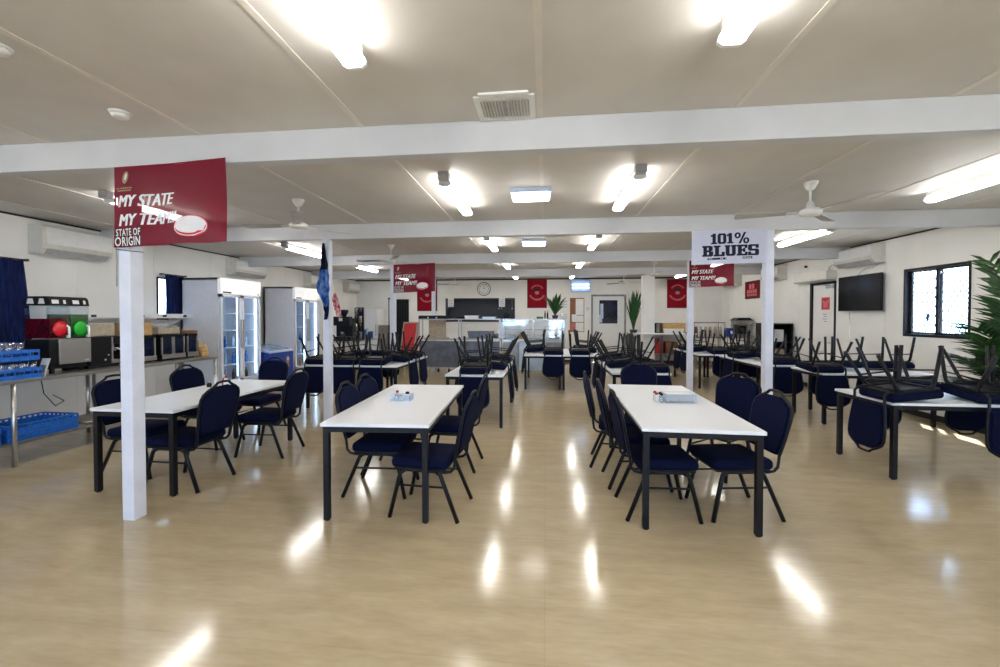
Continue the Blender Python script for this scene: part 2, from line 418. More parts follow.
for k in range(4): s.box2((-.005, -.06, .07 - k * .05), (-.003, .06 - .02 * (k % 2), .085 - k * .05), 0, 1)
tag(s.build('paper_sign', ['paper', 'ink_grey'], loc=(RX + .018, 9.36, 1.53)), 'small white paper notice below the red sign on the side door', 'notice')
a = thing('air_curtain', 'long beige air curtain unit mounted above the side door', 'air curtain', (RX, 9.55, 2.31))
MB().box2((-.2, -.56, 0), (-.002, .56, .19), .02).build('body', 'offwhite', a)
MB().box2((-.19, -.54, -.008), (-.05, .54, .003)).build('outlet_grille', 'grey', a)
MB().tube([(-.05, -.4, .19), (-.06, -.42, .26), (-.03, -.5, .3), (-.004, -.52, .26)], .008).build('cable', 'grey', a)

# kitchen hatch, dark doorway, office door in the back wall
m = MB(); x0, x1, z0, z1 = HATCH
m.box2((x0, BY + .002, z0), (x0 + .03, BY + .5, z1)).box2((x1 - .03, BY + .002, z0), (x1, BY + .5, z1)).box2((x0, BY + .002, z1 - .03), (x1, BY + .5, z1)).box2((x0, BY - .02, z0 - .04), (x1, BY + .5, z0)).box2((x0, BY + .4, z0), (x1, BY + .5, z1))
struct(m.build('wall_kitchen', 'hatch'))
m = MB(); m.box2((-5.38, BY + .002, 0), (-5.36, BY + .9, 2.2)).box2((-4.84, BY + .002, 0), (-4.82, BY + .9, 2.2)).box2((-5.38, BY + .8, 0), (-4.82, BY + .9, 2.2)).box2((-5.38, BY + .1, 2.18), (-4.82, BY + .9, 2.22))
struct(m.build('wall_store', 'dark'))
d = struct(MB().box2((-5.43, BY - .02, 0), (-5.37, BY + .1, 2.25)).box2((-4.83, BY - .02, 0), (-4.77, BY + .1, 2.25)).box2((-5.43, BY - .02, 2.19), (-4.77, BY + .1, 2.25)).build('door_4', 'wall'))
m = MB()
for k in range(9): m.box2((-5.36 + k * .06, BY + .05, .01), (-5.315 + k * .06, BY + .065, 2.18))
m.build('strip_curtain', 'blackp', d)
d = struct(MB().box2((1.56, BY - .03, 0), (1.62, BY + .1, 2.31)).box2((2.66, BY - .03, 0), (2.72, BY + .1, 2.31)).box2((1.56, BY - .03, 2.25), (2.72, BY + .1, 2.31)).build('door_2', 'steeld'))
MB().box2((1.62, BY + .02, .01), (2.66, BY + .06, 2.25)).build('door_leaf', 'white', d)
MB().box2((1.84, BY + .008, 1.33), (2.44, BY + .02, 2.12), .005).build('vision_panel', 'dglass', d)
m = MB(); m.box2((1.87, BY + .003, 1.5), (1.97, BY + .007, 2.0)).box2((1.84, BY + .003, 1.36), (1.93, BY + .007, 1.62))
m.build('paper_sign', 'bluecase', d)
MB().tube([(1.7, BY + .02, 1.05), (1.7, BY - .04, 1.05), (1.8, BY - .04, 1.05)], .012).build('door_handle', 'steel', d)

# ------------------------------------------------------------------ ceiling fittings
def batten(x, y0, y1, label, group='fluorescent battens on the ceiling'):
    t = thing('ceiling_lamp', label, 'lamp', (x, (y0 + y1) / 2, CH), 0, group)
    L = (y1 - y0) / 2
    MB().box2((-.045, -L + .02, -.05), (.045, L - .02, -.001)).build('housing', 'white', t)
    f = lambda u, v, w: (u, w, v)
    P = [(-.030, -.047), (-.055, -.07), (-.056, -.092), (-.034, -.108), (.034, -.108), (.056, -.092), (.055, -.07), (.030, -.047)]
    MB().prism(P, f, 0, (-L + .02, L - .02)).build('diffuser', 'lamp', t)
    for a_, b_ in ((-L, -L + .02), (L - .02, L)): MB().prism([(a * 1.06, b * 1.04) for a, b in P], f, 0, (a_, b_)).build('end_cap', 'white', t)
    MB().box2((-.05, -L - .07, -.075), (.05, -L - .002, -.001), .006).build('junction_box', 'grey', t)
    return t
bays = ['before the first beam', 'between the first and second beams', 'between the second and third beams', 'between the third and fourth beams', 'beyond the fourth beam']
rows = {-4.62: 'outer row on the fridge side', -.93: 'inner row on the fridge side', .83: 'inner row on the window side', 4.08: 'outer row on the window side'}
spans = {-4.62: [(.6, 2.0), (3.97, 5.2), (7.0, 8.2), (9.8, 11.0), (12.4, 13.6)], -.93: [(.72, 1.98), (3.80, 4.96), (6.6, 7.72), (9.45, 10.6), (12.25, 13.4)],
         .83: [(.72, 2.0), (3.80, 4.93), (6.6, 7.75), (9.45, 10.6), (12.25, 13.4)], 4.08: [(.7, 2.0), (3.7, 4.93), (6.45, 7.75), (9.4, 10.7), (12.2, 13.5)]}
for x, sp in spans.items():
    for k, (a, b) in enumerate(sp):
        batten(x, a, b, 'lit white fluorescent batten, %s, %s' % (rows[x], bays[k]))
for x in (-4.62, -.93, .83, 4.08):
    for (a, b) in ((-2.3, -1.0), (-4.6, -3.3)):
        batten(x, a, b, 'lit white fluorescent batten over the end of the room out of view')
for (x, y, lb) in ((-.15, 4.4, 'square lit ceiling fitting in the middle line, between the first two beams'), (-.19, 7.2, 'square lit ceiling fitting in the middle line, beyond the second beam')):
    t = thing('square_ceiling_light', lb, 'lamp', (x, y, CH), 0, 'square fittings along the middle line')
    MB().box2((-.21, -.13, -.05), (.21, .13, -.001), .006).build('housing', 'bluecase', t)
    MB().box2((-.195, -.115, -.10), (.195, .085, -.051), .02).build('diffuser', 'lampc', t)
# supply air grille
t = thing('ceiling_air_grille', 'square white ceiling air grille just before the first beam', 'vent', (-.25, 2.64, CH))
m = MB()
for a, b in ((-.185, -.15), (.15, .185)): m.box2((a, -.15, -.014), (b, .15, -.001)).box2((-.15, a if a < 0 else .115, -.014), (.15, b if a < 0 else .15, -.001))
m.build('frame', 'white', t)
m = MB()
for k in range(-7, 8):
    if k: m.box((k * .0195, 0, -.010), (.003, .26, .016), rot=Matrix.Rotation(.6 * (1 if k > 0 else -1), 3, 'Y'))
m.build('blades', 'offwhite', t)
MB().box2((-.15, -.13, -.004), (.15, .13, -.001)).build('duct_opening', 'grey', t)
MB().box2((-.16, -.14, -.012), (.16, -.10, -.003)).build('inner_rim', 'white', t)
for (x, y, lb) in ((-2.75, 2.44, 'round white smoke detector on the ceiling ahead of the maroon flag'), (-2.68, 1.78, 'round white smoke detector at the ceiling edge nearest the viewer'),):
    t = thing('smoke_detector', lb, 'smoke detector', (x, y, CH), 0, 'smoke detectors')
    MB().lathe([(.055, -.012), (.06, -.001)], seg=20).build('base', 'white', t)
    MB().lathe([(.03, -.038), (.045, -.03), (.052, -.0125)], seg=20).build('cap', 'white', t)

def make_fan():
    t = thing('ceiling_fan', '', 'ceiling fan', (0, 0, CH), 0, 'white three-bladed ceiling fans')
    MB().lathe([(.018, -.085), (.035, -.07), (.062, -.02), (.065, -.001)], seg=18).build('canopy', 'white', t)
    MB().lathe([(.011, -.24), (.011, -.07)], seg=10).build('rod', 'white', t)
    MB().lathe([(.02, -.335), (.075, -.33), (.098, -.31), (.10, -.285), (.07, -.262), (.04, -.255), (.03, -.20), (.012, -.19)], seg=22).build('motor', 'white', t)
    for k in range(3):
        a = 2 * PI * k / 3
        m = MB(); rt = Matrix.Rotation(a, 4, 'Z')
        def f(u, v, w): return rt @ Vector((u, v, -.292 + w + v * .18))
        m.prism([(.15, -.045), (.62, -.06), (.655, -.05), (.66, 0), (.655, .05), (.62, .06), (.15, .045)], f, 0, (0, .004))
        b = m.build('blade', 'fan_blade', t)
        m = MB(); m.prism([(.08, -.022), (.2, -.03), (.2, .03), (.08, .022)], f, 0, (-.008, -.0005)); m.build('blade_bracket', 'white', b)
    return t
fan0 = make_fan()
fans = [(-2.78, 4.45, R(180), 'white ceiling fan between the first beam and the post with the blue flag'),
        (2.60, 4.42, R(165), 'white ceiling fan between the first two beams on the window side'),
        (-2.82, 7.4, R(60), 'white ceiling fan in front of the smaller maroon flag on the fridge side'),
        (2.62, 10.4, R(30), 'white ceiling fan just before the boxed column'),
        (-2.83, 12.9, R(180), 'white ceiling fan above the kitchen hatch wall'),
        (2.37, 12.9, R(10), 'white ceiling fan ahead of the office door')]
fan0.location = (fans[0][0], fans[0][1], CH); fan0.rotation_euler = (0, 0, fans[0][2]); fan0['label'] = fans[0][3]
for x, y, a, lb in fans[1:]: dup(fan0, (x, y, CH), (0, 0, a), lb)

# split air conditioners
def air_con(x, side, y0, y1, z0, z1, label):
    # side +1: on the left wall facing +X
    t = thing('air_conditioner', label, 'air conditioner', (x, (y0 + y1) / 2, z0), 0 if side > 0 else PI, 'wall split air conditioners')
    L = (y1 - y0) / 2; H = z1 - z0
    f = lambda u, v, w: (u, w, v)
    MB().prism([(.002, 0), (.15, .0), (.21, .07), (.225, .12), (.22, H - .03), (.19, H), (.002, H)], f, 0, (-L, L)).build('body', 'offwhite', t)
    MB().prism([(.226, .125), (.234, .13), (.226, H - .035), (.221, H - .035)], f, 0, (-L + .04, L - .02)).build('front_panel', 'white', t)
    MB().prism([(.16, -.004), (.218, .06), (.226, .06), (.168, -.008)], f, 0, (-L + .06, L - .06)).build('air_flap', 'grey', t)
    return t
air_con(LX, 1, 4.80, 5.70, 2.40, 2.78, 'wide white split air conditioner above the drink machines')
air_con(LX, 1, 8.22, 9.25, 2.46, 2.80, 'white split air conditioner above the first glass door fridge')
air_con(LX, 1, 11.1, 12.0, 2.42, 2.76, 'white split air conditioner beside the folded blue flag')
air_con(LX, 1, 13.4, 14.25, 2.40, 2.74, 'white split air conditioner by the far corner above the white fridge')
air_con(RX, -1, 7.8, 8.74, 2.49, 2.82, 'white split air conditioner above the wall television')
air_con(RX, -1, 10.7, 11.5, 2.46, 2.80, 'white split air conditioner between the side door and the far post')
air_con(RX, -1, 13.0, 13.9, 2.48, 2.82, 'white split air conditioner by the far corner on the window side')

# ------------------------------------------------------------------ tables
def make_table(name, W, L, loc, rz, label, group):
    t = thing(name, label, 'table', (*loc, 0), rz, group)
    MB().box((0, 0, .727), (W, L, .026), .003).build('tabletop', 'tabletop', t)
    m = MB(); w, l = W / 2 - .012, L / 2 - .012
    for s in (-1, 1):
        m.box((s * (w - .012), 0, .693), (.024, 2 * l - .09, .042)); m.box((0, s * (l - .012), .693), (2 * w - .09, .024, .042))
    m.build('apron_rail', 'black', t)
    for sx in (-1, 1):
        for sy in (-1, 1):
            m = MB(); m.box((sx * (w - .024), sy * (l - .024), .361), (.044, .044, .706), .003)
            m.lathe([(.018, 0), (.022, .008)], (sx * (w - .024), sy * (l - .024), 0), 10); m.build('leg', 'black', t)
    return t
make_table('dining_table', .83, 1.80, (-1.315, 3.865), R(3), 'clear white table, black legs, with the small acrylic caddy, in the middle of the room', 'set dining tables')
make_table('dining_table', .84, 1.97, (1.14, 4.045), R(-1.4), 'clear white table, black legs, with the napkin box, nearest the window side', 'set dining tables')
make_table('dining_table', .81, 1.70, (-3.555, 4.06), R(-.5), 'clear white table, black legs, behind the post that carries the big maroon flag', 'set dining tables')
for o_ in [o for o in COL.objects if o.name.startswith('dining_table')]: o_.scale = (1, 1, 1.015)
G2 = 'tables with chairs upended on them'
TA = ((-4.04, -3.235), (-3.225, -2.42))
make_table('dining_table', .80, 1.8, (-3.64, 7.5), 0, 'white table with upended chairs, closest to the glass door fridges', G2)
make_table('dining_table', .80, 1.8, (-2.825, 7.5), 0, 'white table with upended chairs, by the post before the red folding board', G2)
make_table('dining_table', .83, 1.8, (-.985, 6.6), 0, 'white table with upended chairs, straight ahead of the steel servery counter', G2)
make_table('dining_table', .80, 1.8, (-.05, 9.75), 0, 'white table with upended chairs, in front of the pale cupboard of the servery', G2)
make_table('dining_table', .80, 1.8, (.76, 9.75), 0, 'white table with upended chairs, in front of the potted plant on the counter', G2)
make_table('dining_table', .83, 1.8, (1.385, 7.05), 0, 'white table with upended chairs, just beyond the napkin box table', G2)
make_table('dining_table', .80, 1.8, (3.70, 10.26), 0, 'far white table with upended chairs, by the second window side post', G2)
make_table('dining_table', .80, 1.8, (4.51, 10.26), 0, 'far white table with upended chairs, by the coffee urn and racks', G2)
make_table('dining_table', .80, 1.8, (4.05, 8.30), 0, 'white table with upended chairs, behind the post carrying the white flag', G2)
make_table('dining_table', .80, 1.5, (4.72, 6.8), R(90), 'white table with upended chairs, standing below the wall television', G2)
make_table('dining_table', .80, 1.8, (4.17, 4.68), R(90), 'white table with upended chairs, between the potted palm and the window', G2)

# ------------------------------------------------------------------ banquet chair
def make_chair():
    t = thing('banquet_chair', '', 'chair')
    m = MB(); m.box((0, .01, .431), (.435, .455, .082), .032, seg=3).build('seat', 'navy', t, smooth=True)
    th = R(12)
    def bp(x, tt, w=0): return Vector((x, -.272 - tt * math.sin(th) - w * math.cos(th), .49 + tt * math.cos(th) - w * math.sin(th)))
    half = [(.0, .15), (.012, .176), (.05, .190), (.16, .206), (.27, .216), (.335, .213), (.372, .196), (.402, .155), (.424, .108), (.434, .085), (.436, .058)]
    outl = [(w, a) for a, w in half] + [(-w, a) for a, w in reversed(half)]
    m = MB()
    f = lambda u, v, w: bp(u, v, w)
    m.prism(outl, f, 0, (-.012, .012))
    m.prism([(u * .93, .02 + v * .94) for u, v in outl], f, 0, (-.022, .022))
    m.build('backrest', 'navy', t)
    # frame tube around the backrest, carried down and forward under the seat
    side = [(.0, .186), (.05, .197), (.16, .213), (.27, .223), (.338, .221), (.380, .203), (.412, .160), (.437, .110), (.454, .082), (.472, .066), (.476, .03)]
    def Sd(s):
        low = [Vector((s * .175, -.12, .366)), Vector((s * .18, -.19, .366)), Vector((s * .184, -.235, .376)), Vector((s * .186, -.262, .405)), Vector((s * .186, -.268, .45))]
        return low + [bp(s * w, a) for a, w in side]
    pts = Sd(-1) + [bp(0, .477)] + list(reversed(Sd(1)))
    MB().tube(pts, .0115, 8).build('back_frame', 'black', t)
    m = MB(); m.box((0, .01, .383), (.39, .41, .014))
    for s in (-1, 1): m.tube([(s * .185, -.16, .368), (s * .185, .17, .368)], .012, 8)
    m.tube([(-.185, .15, .368), (.185, .15, .368)], .01, 8); m.tube([(-.185, -.13, .368), (.185, -.13, .368)], .01, 8)
    m.build('seat_frame', 'black', t)
    for s in (-1, 1):
        MB().tube([(s * .185, .13, .368), (s * .188, .165, .35), (s * .192, .178, .31), (s * .212, .250, .004)], .0165, 8).build('leg', 'black', t)
        MB().tube([(s * .185, -.12, .368), (s * .188, -.15, .35), (s * .192, -.168, .31), (s * .212, -.295, .004)], .0165, 8).build('leg', 'black', t)
        MB().tube([(s * .198, .196, .255), (s * .198, -.196, .255)], .0085, 6).build('stretcher', 'black', t)
    return t
chair0 = make_chair(); first = [True]
GS, GI = 'navy chairs drawn up to the set tables', 'navy chairs upended on tables'
def chair(x, y, rz, label):
    if first[0]:
        first[0] = False; chair0.location = (x, y, 0); chair0.rotation_euler = (0, 0, R(rz)); chair0['label'] = label; chair0['group'] = GS
    else: dup(chair0, (x, y, 0), (0, 0, R(rz)), label, GS)
P1, P2, P3 = 'table with the acrylic caddy', 'table with the napkin box', 'table behind the maroon flag post'
chair(-1.44, 3.60, -88, 'navy chair at the %s, fridge side, nearer the viewer' % P1)
chair(-1.48, 4.07, -92, 'navy chair at the %s, fridge side, farther of the two' % P1)
chair(-.93, 3.27, 86, 'navy chair at the %s, window side, nearer the viewer' % P1)
chair(-.98, 4.26, 88, 'navy chair at the %s, window side, farther of the two' % P1)
chair(.91, 3.43, -88, 'navy chair at the %s, fridge side, nearest the viewer' % P2)
chair(.87, 4.00, -90, 'navy chair at the %s, fridge side, middle of three' % P2)
chair(.79, 4.49, -98, 'navy chair at the %s, fridge side, farthest of three' % P2)
chair(1.48, 3.50, 98, 'navy chair at the %s, window side, nearest the viewer' % P2)
chair(1.74, 4.36, 128, 'navy chair turned outwards at the %s, window side, farther one' % P2)
chair(1.22, 5.25, 180, 'navy banquet chair at the far end of the %s' % P2)
chair(-3.32, 3.53, 89, 'navy chair at the %s, aisle side, nearer the viewer' % P3)
chair(-3.15, 4.43, 92, 'navy chair at the %s, aisle side, farther of the two' % P3)
chair(-3.99, 3.76, -90, 'navy chair at the %s, bench side, half hidden' % P3)
chair(-4.02, 4.62, -92, 'navy chair at the %s, bench side, beyond the post' % P3)
chair(-3.92, 5.28, 178, 'navy chair at the far end of the %s' % P3)

N = {'W': (-1, 0, -90, 'fridge side'), 'E': (1, 0, 90, 'window side'), 'S': (0, -1, 0, 'near edge'), 'N': (0, 1, 180, 'far edge')}
def upended(edge, pos, side, where, extra='', dd=0., tilt=6.):
    # seat top on the table, back over the edge; the seat's front rides up a little
    nx, ny, rz, word = N[side]
    d = .246 - dd
    x = (edge - nx * d) if nx else pos; y = (edge - ny * d) if ny else pos
    lb = 'upended navy chair, %s of %s%s' % (word, where, extra)
    from mathutils import Euler
    a = R(rz + random.uniform(-1.2, 1.2)); tl = -R(tilt + random.uniform(-1.5, 1.5))
    p = Vector((0, -.215, .47)); r0 = Euler((0, PI, a)).to_matrix(); r1 = Euler((tl, PI, a)).to_matrix()
    loc = Vector((x, y, .7402 + .47)) + r0 @ p - r1 @ p + Vector((0, 0, .001))
    dup(chair0, loc, (tl, PI, a), lb, GI)
A1, A2 = 'the tables by the fridges', 'the lone table before the servery'
for p, e in ((-3.83, ', beside the fridges'), (-3.35, ', behind the flag post'), (-2.87, ', nearest the aisle')): upended(6.6, p, 'S', A1, e)
for p, e in ((7.35, ', nearer'), (7.95, ', farther')):
    upended(-4.04, p, 'W', A1, e); upended(-2.425, p, 'E', A1, e)
upended(8.4, -3.29, 'N', A1)
upended(5.7, -.99, 'S', A2)
upended(-.57, 6.44, 'E', A2, ', nearer'); upended(-1.40, 6.91, 'W', A2); upended(-.57, 7.38, 'E', A2, ', farther')
A3 = 'the tables by the food display'
for p, e in ((.18, ', before the pale cupboard'), (.74, ', before the counter plant')): upended(8.85, p, 'S', A3, e)
for p, e in ((9.62, ', nearer'), (10.15, ', farther')):
    upended(-.45, p, 'W', A3, e); upended(1.16, p, 'E', A3, e)
A4 = 'the table beyond the napkin box'
upended(6.15, 1.575, 'S', A4); upended(.97, 6.88, 'W', A4, ', nearer'); upended(1.80, 7.35, 'E', A4); upended(.97, 7.82, 'W', A4, ', farther')
A5 = 'the far pair by the racks'
upended(9.36, 3.80, 'S', A5, ', nearer the post'); upended(9.36, 4.32, 'S', A5, ', nearer the urn')
upended(3.30, 10.14, 'W', A5, ', nearer'); upended(3.30, 10.66, 'W', A5, ', farther'); upended(4.91, 10.14, 'E', A5)
A6 = 'the table behind the white flag post'
upended(7.40, 4.02, 'S', A6); upended(4.45, 8.18, 'E', A6, ', nearer'); upended(3.65, 8.66, 'W', A6)
A7 = 'the table below the television'
upended(6.4, 4.06, 'S', A7); upended(7.2, 4.52, 'N', A7, ', nearer the door'); upended(7.2, 5.22, 'N', A7, ', under the screen')
A8 = 'the table by the palm'
upended(3.27, 4.45, 'W', A8, dd=.07); upended(5.08, 3.83, 'N', A8, ', at its free end', .07)
upended(4.28, 4.22, 'S', A8, dd=.03); upended(5.08, 4.70, 'N', A8, ', close to the palm', .03)

# ------------------------------------------------------------------ table caddies
t = thing('condiment_caddy', 'small clear acrylic caddy with sachets and red-topped shakers on the middle table', 'caddy', (-1.37, 3.86, .7515), R(6))
m = MB()
for a in (rect(-.10, -.07, .10, -.067), rect(-.10, .067, .10, .07), rect(-.10, -.067, -.097, .067), rect(.097, -.067, .10, .067), rect(-.002, -.067, .001, .067)):
    m.prism(a, lambda u, v, w: (u, v, w), 0, (.003, .055))
m.box2((-.10, -.07, 0), (.10, .07, .003)); m.build('tray', 'glass', t)
def shaker(px, py, r, h, cap, parent, body='tumbler'):
    j = MB().lathe([(r, .0), (r * 1.05, h * .5), (r * .8, h * .85), (r * .6, h)], (px, py, .0035), 14).build('shaker', body, parent)
    MB().lathe([(r * .75, h + .004), (r * .75, h + .018), (r * .4, h + .024)], (px, py, .0035), 14).build('cap', cap, j)
for px, py, r, h, c, bd in ((-.05, .03, .02, .06, 'redlid', 'tumbler'), (.05, .02, .026, .05, 'blackp', 'tumbler'), (-.05, -.035, .014, .035, 'grey', 'white'), (.0, -.04, .014, .035, 'grey', 'white')): shaker(px, py, r, h, c, t, bd)
m = MB()
for k in range(5): m.box((.045 + k * .006, -.04, .035), (.003, .05, .05), rot=Matrix.Rotation(.15, 3, 'Y'))
m.build('sachets', 'paper', t)
t = thing('napkin_box', 'clear plastic box of paper napkins on the window side table', 'napkin box', (1.25, 4.06, .7515), R(2))
m = MB()
for a in (rect(-.14, -.08, .14, -.076), rect(-.14, .076, .14, .08), rect(-.14, -.076, -.136, .076), rect(.136, -.076, .14, .076)): m.prism(a, lambda u, v, w: (u, v, w), 0, (.003, .085))
m.box2((-.14, -.08, 0), (.14, .08, .003)); m.build('box', 'glass', t)
m = MB()
for k in range(9): m.box((random.uniform(-.004, .004), random.uniform(-.003, .003), .01 + k * .008), (.24, .13, .006), .002)
m.build('napkins', 'paper', t)
MB().box((0, -.083, .016), (.22, .002, .012)).build('edge_strip', 'grey', t)
for k, (dx, dy, cap, lb) in enumerate(((-.20, .05, 'redlid', 'small shaker with a red cap beside the napkin box, at the back'), (-.205, -.03, 'redlid', 'small shaker with a red cap beside the napkin box, at the front'),
                                       (-.165, .0, 'blackp', 'small dark-capped pepper shaker against the napkin box'), (-.168, -.06, 'blackp', 'small dark-capped shaker at the near corner of the napkin box'))):
    j = tag(MB().lathe([(.018, 0), (.019, .05), (.014, .07)], (0, 0, 0), 14).build('shaker', 'tumbler' if cap == 'blackp' else 'white', loc=(1.25 + dx, 4.06 + dy, .7515)), lb, 'shaker', 'shakers by the napkin box')
    MB().lathe([(.015, .0705), (.015, .084), (.006, .09)], (0, 0, 0), 14).build('cap', cap, j)
for k, (dx, dy, h, bd, cap, lb) in enumerate(((-.06, .0, .10, 'white', 'white', 'white squeeze bottle on the table behind the maroon flag post'), (0.01, .05, .09, 'redlid', 'white', 'red sauce bottle on the table behind the maroon flag post'),
                                              (.07, .0, .095, 'white', 'redlid', 'white bottle with a red cap on the table behind the maroon flag post'), (-.07, -.08, .05, 'blackp', 'grey', 'little black pepper pot on the table behind the maroon flag post'))):
    j = tag(MB().lathe([(.024, 0), (.026, h * .6), (.018, h * .85), (.012, h)], seg=14).build('sauce_bottle', bd, loc=(-3.74 + dx, 4.42 + dy, .7515)), lb, 'bottle', 'sauce bottles')
    MB().lathe([(.014, h + .0005), (.013, h + .015), (.004, h + .03)], seg=12).build('cap', cap, j)

# ------------------------------------------------------------------ drink bench on the left
def bench(y0, y1, label, mid=None):
    t = thing('steel_bench', label, 'bench', (-5.78, (y0 + y1) / 2, 0), 0, 'stainless steel drink benches')
    L = (y1 - y0) / 2
    MB().box2((-.38, -L, .862), (.38, L, .90), .006).build('bench_top', 'steel', t)
    MB().box2((-.35, -L + .03, .225), (.35, L - .03, .25), .004).build('lower_shelf', 'steeld', t)
    for sx in (-1, 1):
        for sy in (-1, 1):
            MB().lathe([(.02, .0), (.02, .86)], (sx * .35, sy * (L - .03), 0), 12).build('leg', 'steel', t)
        if mid: MB().lathe([(.02, .0), (.02, .86)], (sx * .35, mid - (y0 + y1) / 2, 0), 12).build('leg', 'steel', t)
    return t
bench(2.4, 4.98, 'stainless steel bench under the slush machine and blue glass racks', 3.69)
bench(5.0, 6.34, 'stainless steel bench under the row of bread warmers')
sh = thing('wall_shelf', 'long white wall shelf with price clips above the bread warmers', 'shelf', (-6.62, 5.6, 1.53))
MB().box2((-.17, -.38, 0), (.17, 1.45, .02)).box2((.155, -.38, .0), (.172, 1.45, .075)).build('shelf_board', 'white', sh)
for k in range(3): MB().prism([(-.175, -.16), (-.175, -.002), (.1, -.002)], lambda u, v, w: (u, w, v), 0, (-.25 + k * .75, -.23 + k * .75)).build('bracket', 'white', sh)
m = MB()
for y in (-.3, .1, .42, .82, 1.22): m.box((.175, y, .036), (.004, .07, .035))
m.build('clips', 'dark', sh)

def glass_rack(loc, n_rows, label):
    t = thing('glass_rack', label, 'rack', loc, 0, 'blue glass racks')
    m = MB(); W = .46; H = .11
    m.box2((-W / 2, -W / 2, 0), (W / 2, W / 2, .01))
    for s in (-1, 1):
        for zz, hh in ((.0, .045), (.08, .03)):
            m.box2((s * W / 2 - .006, -W / 2, zz), (s * W / 2 + .006, W / 2, zz + hh)); m.box2((-W / 2, s * W / 2 - .006, zz), (W / 2, s * W / 2 + .006, zz + hh))
        for k in range(7):
            a = -W / 2 + k * W / 6
            m.box((s * W / 2, a, .055), (.01, .012, .11)); m.box((a, s * W / 2, .055), (.012, .01, .11))
    m.build('basket', 'crate', t)
    m = MB()
    for k in range(1, 5):
        m.box((-W / 2 + k * W / 5, 0, .05), (.004, W - .02, .07)); m.box((0, -W / 2 + k * W / 5, .05), (W - .02, .004, .07))
    m.build('dividers', 'crate', t)
    return t
def glass_at(x, y, z, wh):
    return tag(MB().lathe([(.026, 0), (.031, .10), (.037, .178)], seg=10).build('drinking_glass', 'tumbler', loc=(x, y, z)), 'clear drinking glass standing in the %s blue rack on the bench' % wh, 'glass', 'glasses in the %s blue rack' % wh)
gx, gy = -5.66, 3.70
glass_rack((gx, gy, .901), 5, 'blue glass rack on the steel bench, lower of the two')
for i in range(5):
    for j in range(5):
        if i >= 2 or j <= 1: glass_at(gx - .184 + i * .092, gy - .184 + j * .092, .9125, 'lower')
glass_rack((gx, gy - .02, 1.092), 5, 'blue glass rack on the bench, upper one full of glasses')
for i in range(5):
    for j in range(4):
        if i >= 0: glass_at(gx - .184 + i * .092, gy - .204 + j * .092, 1.1035, 'upper')
m = MB(); m.prism([(-.09, 0), (.09, 0), (.13, .19), (-.05, .19)], lambda u, v, w: (u * .55, w + v * .22, v), 0, (0, .006))
m.prism([(-.06, .04), (.07, .04), (.09, .12), (-.04, .12)], lambda u, v, w: (u * .55, w + v * .22 - .004, v), 1, (0, .003))
tag(m.build('price_card', ['paper', 'ink_grey'], loc=(-5.50, 3.97, .903)), 'upright white card between the blue glass racks and the slush machine', 'card')

t = thing('slush_machine', 'twin bowl slush drink machine, one red and one green, on the bench', 'drink machine', (-5.76, 4.33, .901)); t.scale = (.88, .84, 1)
MB().box2((-.17, -.25, .10), (.2, .25, .39), .01).build('base', 'blackp', t)
MB().box2((.2, -.15, .10), (.222, .25, .395), .006).build('steel_panel', 'steel', t)
MB().box((.223, .19, .13), (.004, .06, .015), .001).build('badge', 'white', t)
m = MB()
for a in (-.18, .18):
    for b in (-.12, .14): m.lathe([(.03, 0), (.026, .1)], (b, a, 0), 12)
m.box2((-.15, -.22, .05), (.18, .22, .1)); m.build('feet', 'blackp', t)
for yy, jm, nm in ((-.125, 'juice_red', 'red'), (.125, 'juice_green', 'green')):
    f = lambda u, v, w, yy=yy: (u, yy + w, v)
    tank = MB().prism([(-.17, .40), (.19, .40), (.205, .47), (.205, .76), (.18, .775), (-.15, .775), (-.17, .75)], f, 0, (-.118, .118)).build('tank', 'glass', t)
    top = .63 if nm == 'red' else .68
    MB().prism([(-.165, .405), (.18, .405), (.195, .47), (.195, top), (-.165, top)], f, 0, (-.112, .112)).build('slush', jm, tank)
    MB().lathe([(.085, 0), (.09, .02), (.055, .03), (.02, .034)], (.197, yy, .51), 22, mx=Matrix.Rotation(PI / 2, 3, 'Y')).build('front_cap', 'cap_' + nm, tank)
    MB().prism([(-.175, .78), (.21, .78), (.19, .86), (.16, .885), (-.12, .885), (-.15, .86)], f, 0, (-.121, .121)).build('lid', 'blackp', t)
    for s_ in (-1, 1):
        for (a, b) in ((-.13, -.02), (.04, .14)): MB().prism([(a, .80), (b, .80), (b - .02, .86), (a + .02, .86)], lambda u, v, w, s_=s_, yy=yy: (u, yy + s_ * (.1215 + .001 * w), v), 0, (0, 1)).build('lid_label', 'white', t)
    for q, w_ in ((-.05, .08), (.06, .03)): MB().box((.203, yy + q, .825), (.003, w_, .045), rot=Matrix.Rotation(-.24, 3, 'Y')).build('lid_label', 'white', t)
    MB().tube([(.205, yy + .075, .55), (.245, yy + .075, .53), (.25, yy + .075, .44), (.245, yy + .075, .42)], .013, 8).box((.235, yy + .075, .42), (.035, .03, .03), .004).build('tap', 'white', t)
t = thing('espresso_machine', 'black and steel coffee machine between the slush machine and the front post', 'coffee machine', (-5.82, 4.73, .901))
MB().box2((-.25, -.15, .04), (.2, .10, .40), .012).box2((-.25, .1, .04), (-.1, .25, .40), .01).box2((-.25, .1, .3), (.2, .25, .40), .01).box2((-.2, -.14, 0), (.15, .24, .04)).build('body', 'blackp', t)
MB().box2((-.08, .11, .045), (.2, .245, .09), .006).build('drip_tray', 'steel', t)
MB().box((.205, .105, .22), (.012, .018, .34), .003).build('corner_trim', 'steel', t)
MB().tube([(.1, .2, .3), (.1, .2, .24), (.24, .2, .22)], .014, 8).lathe([(.035, .2), (.04, .24)], (.1, .2, .0), 14).build('spout', 'steel', t)
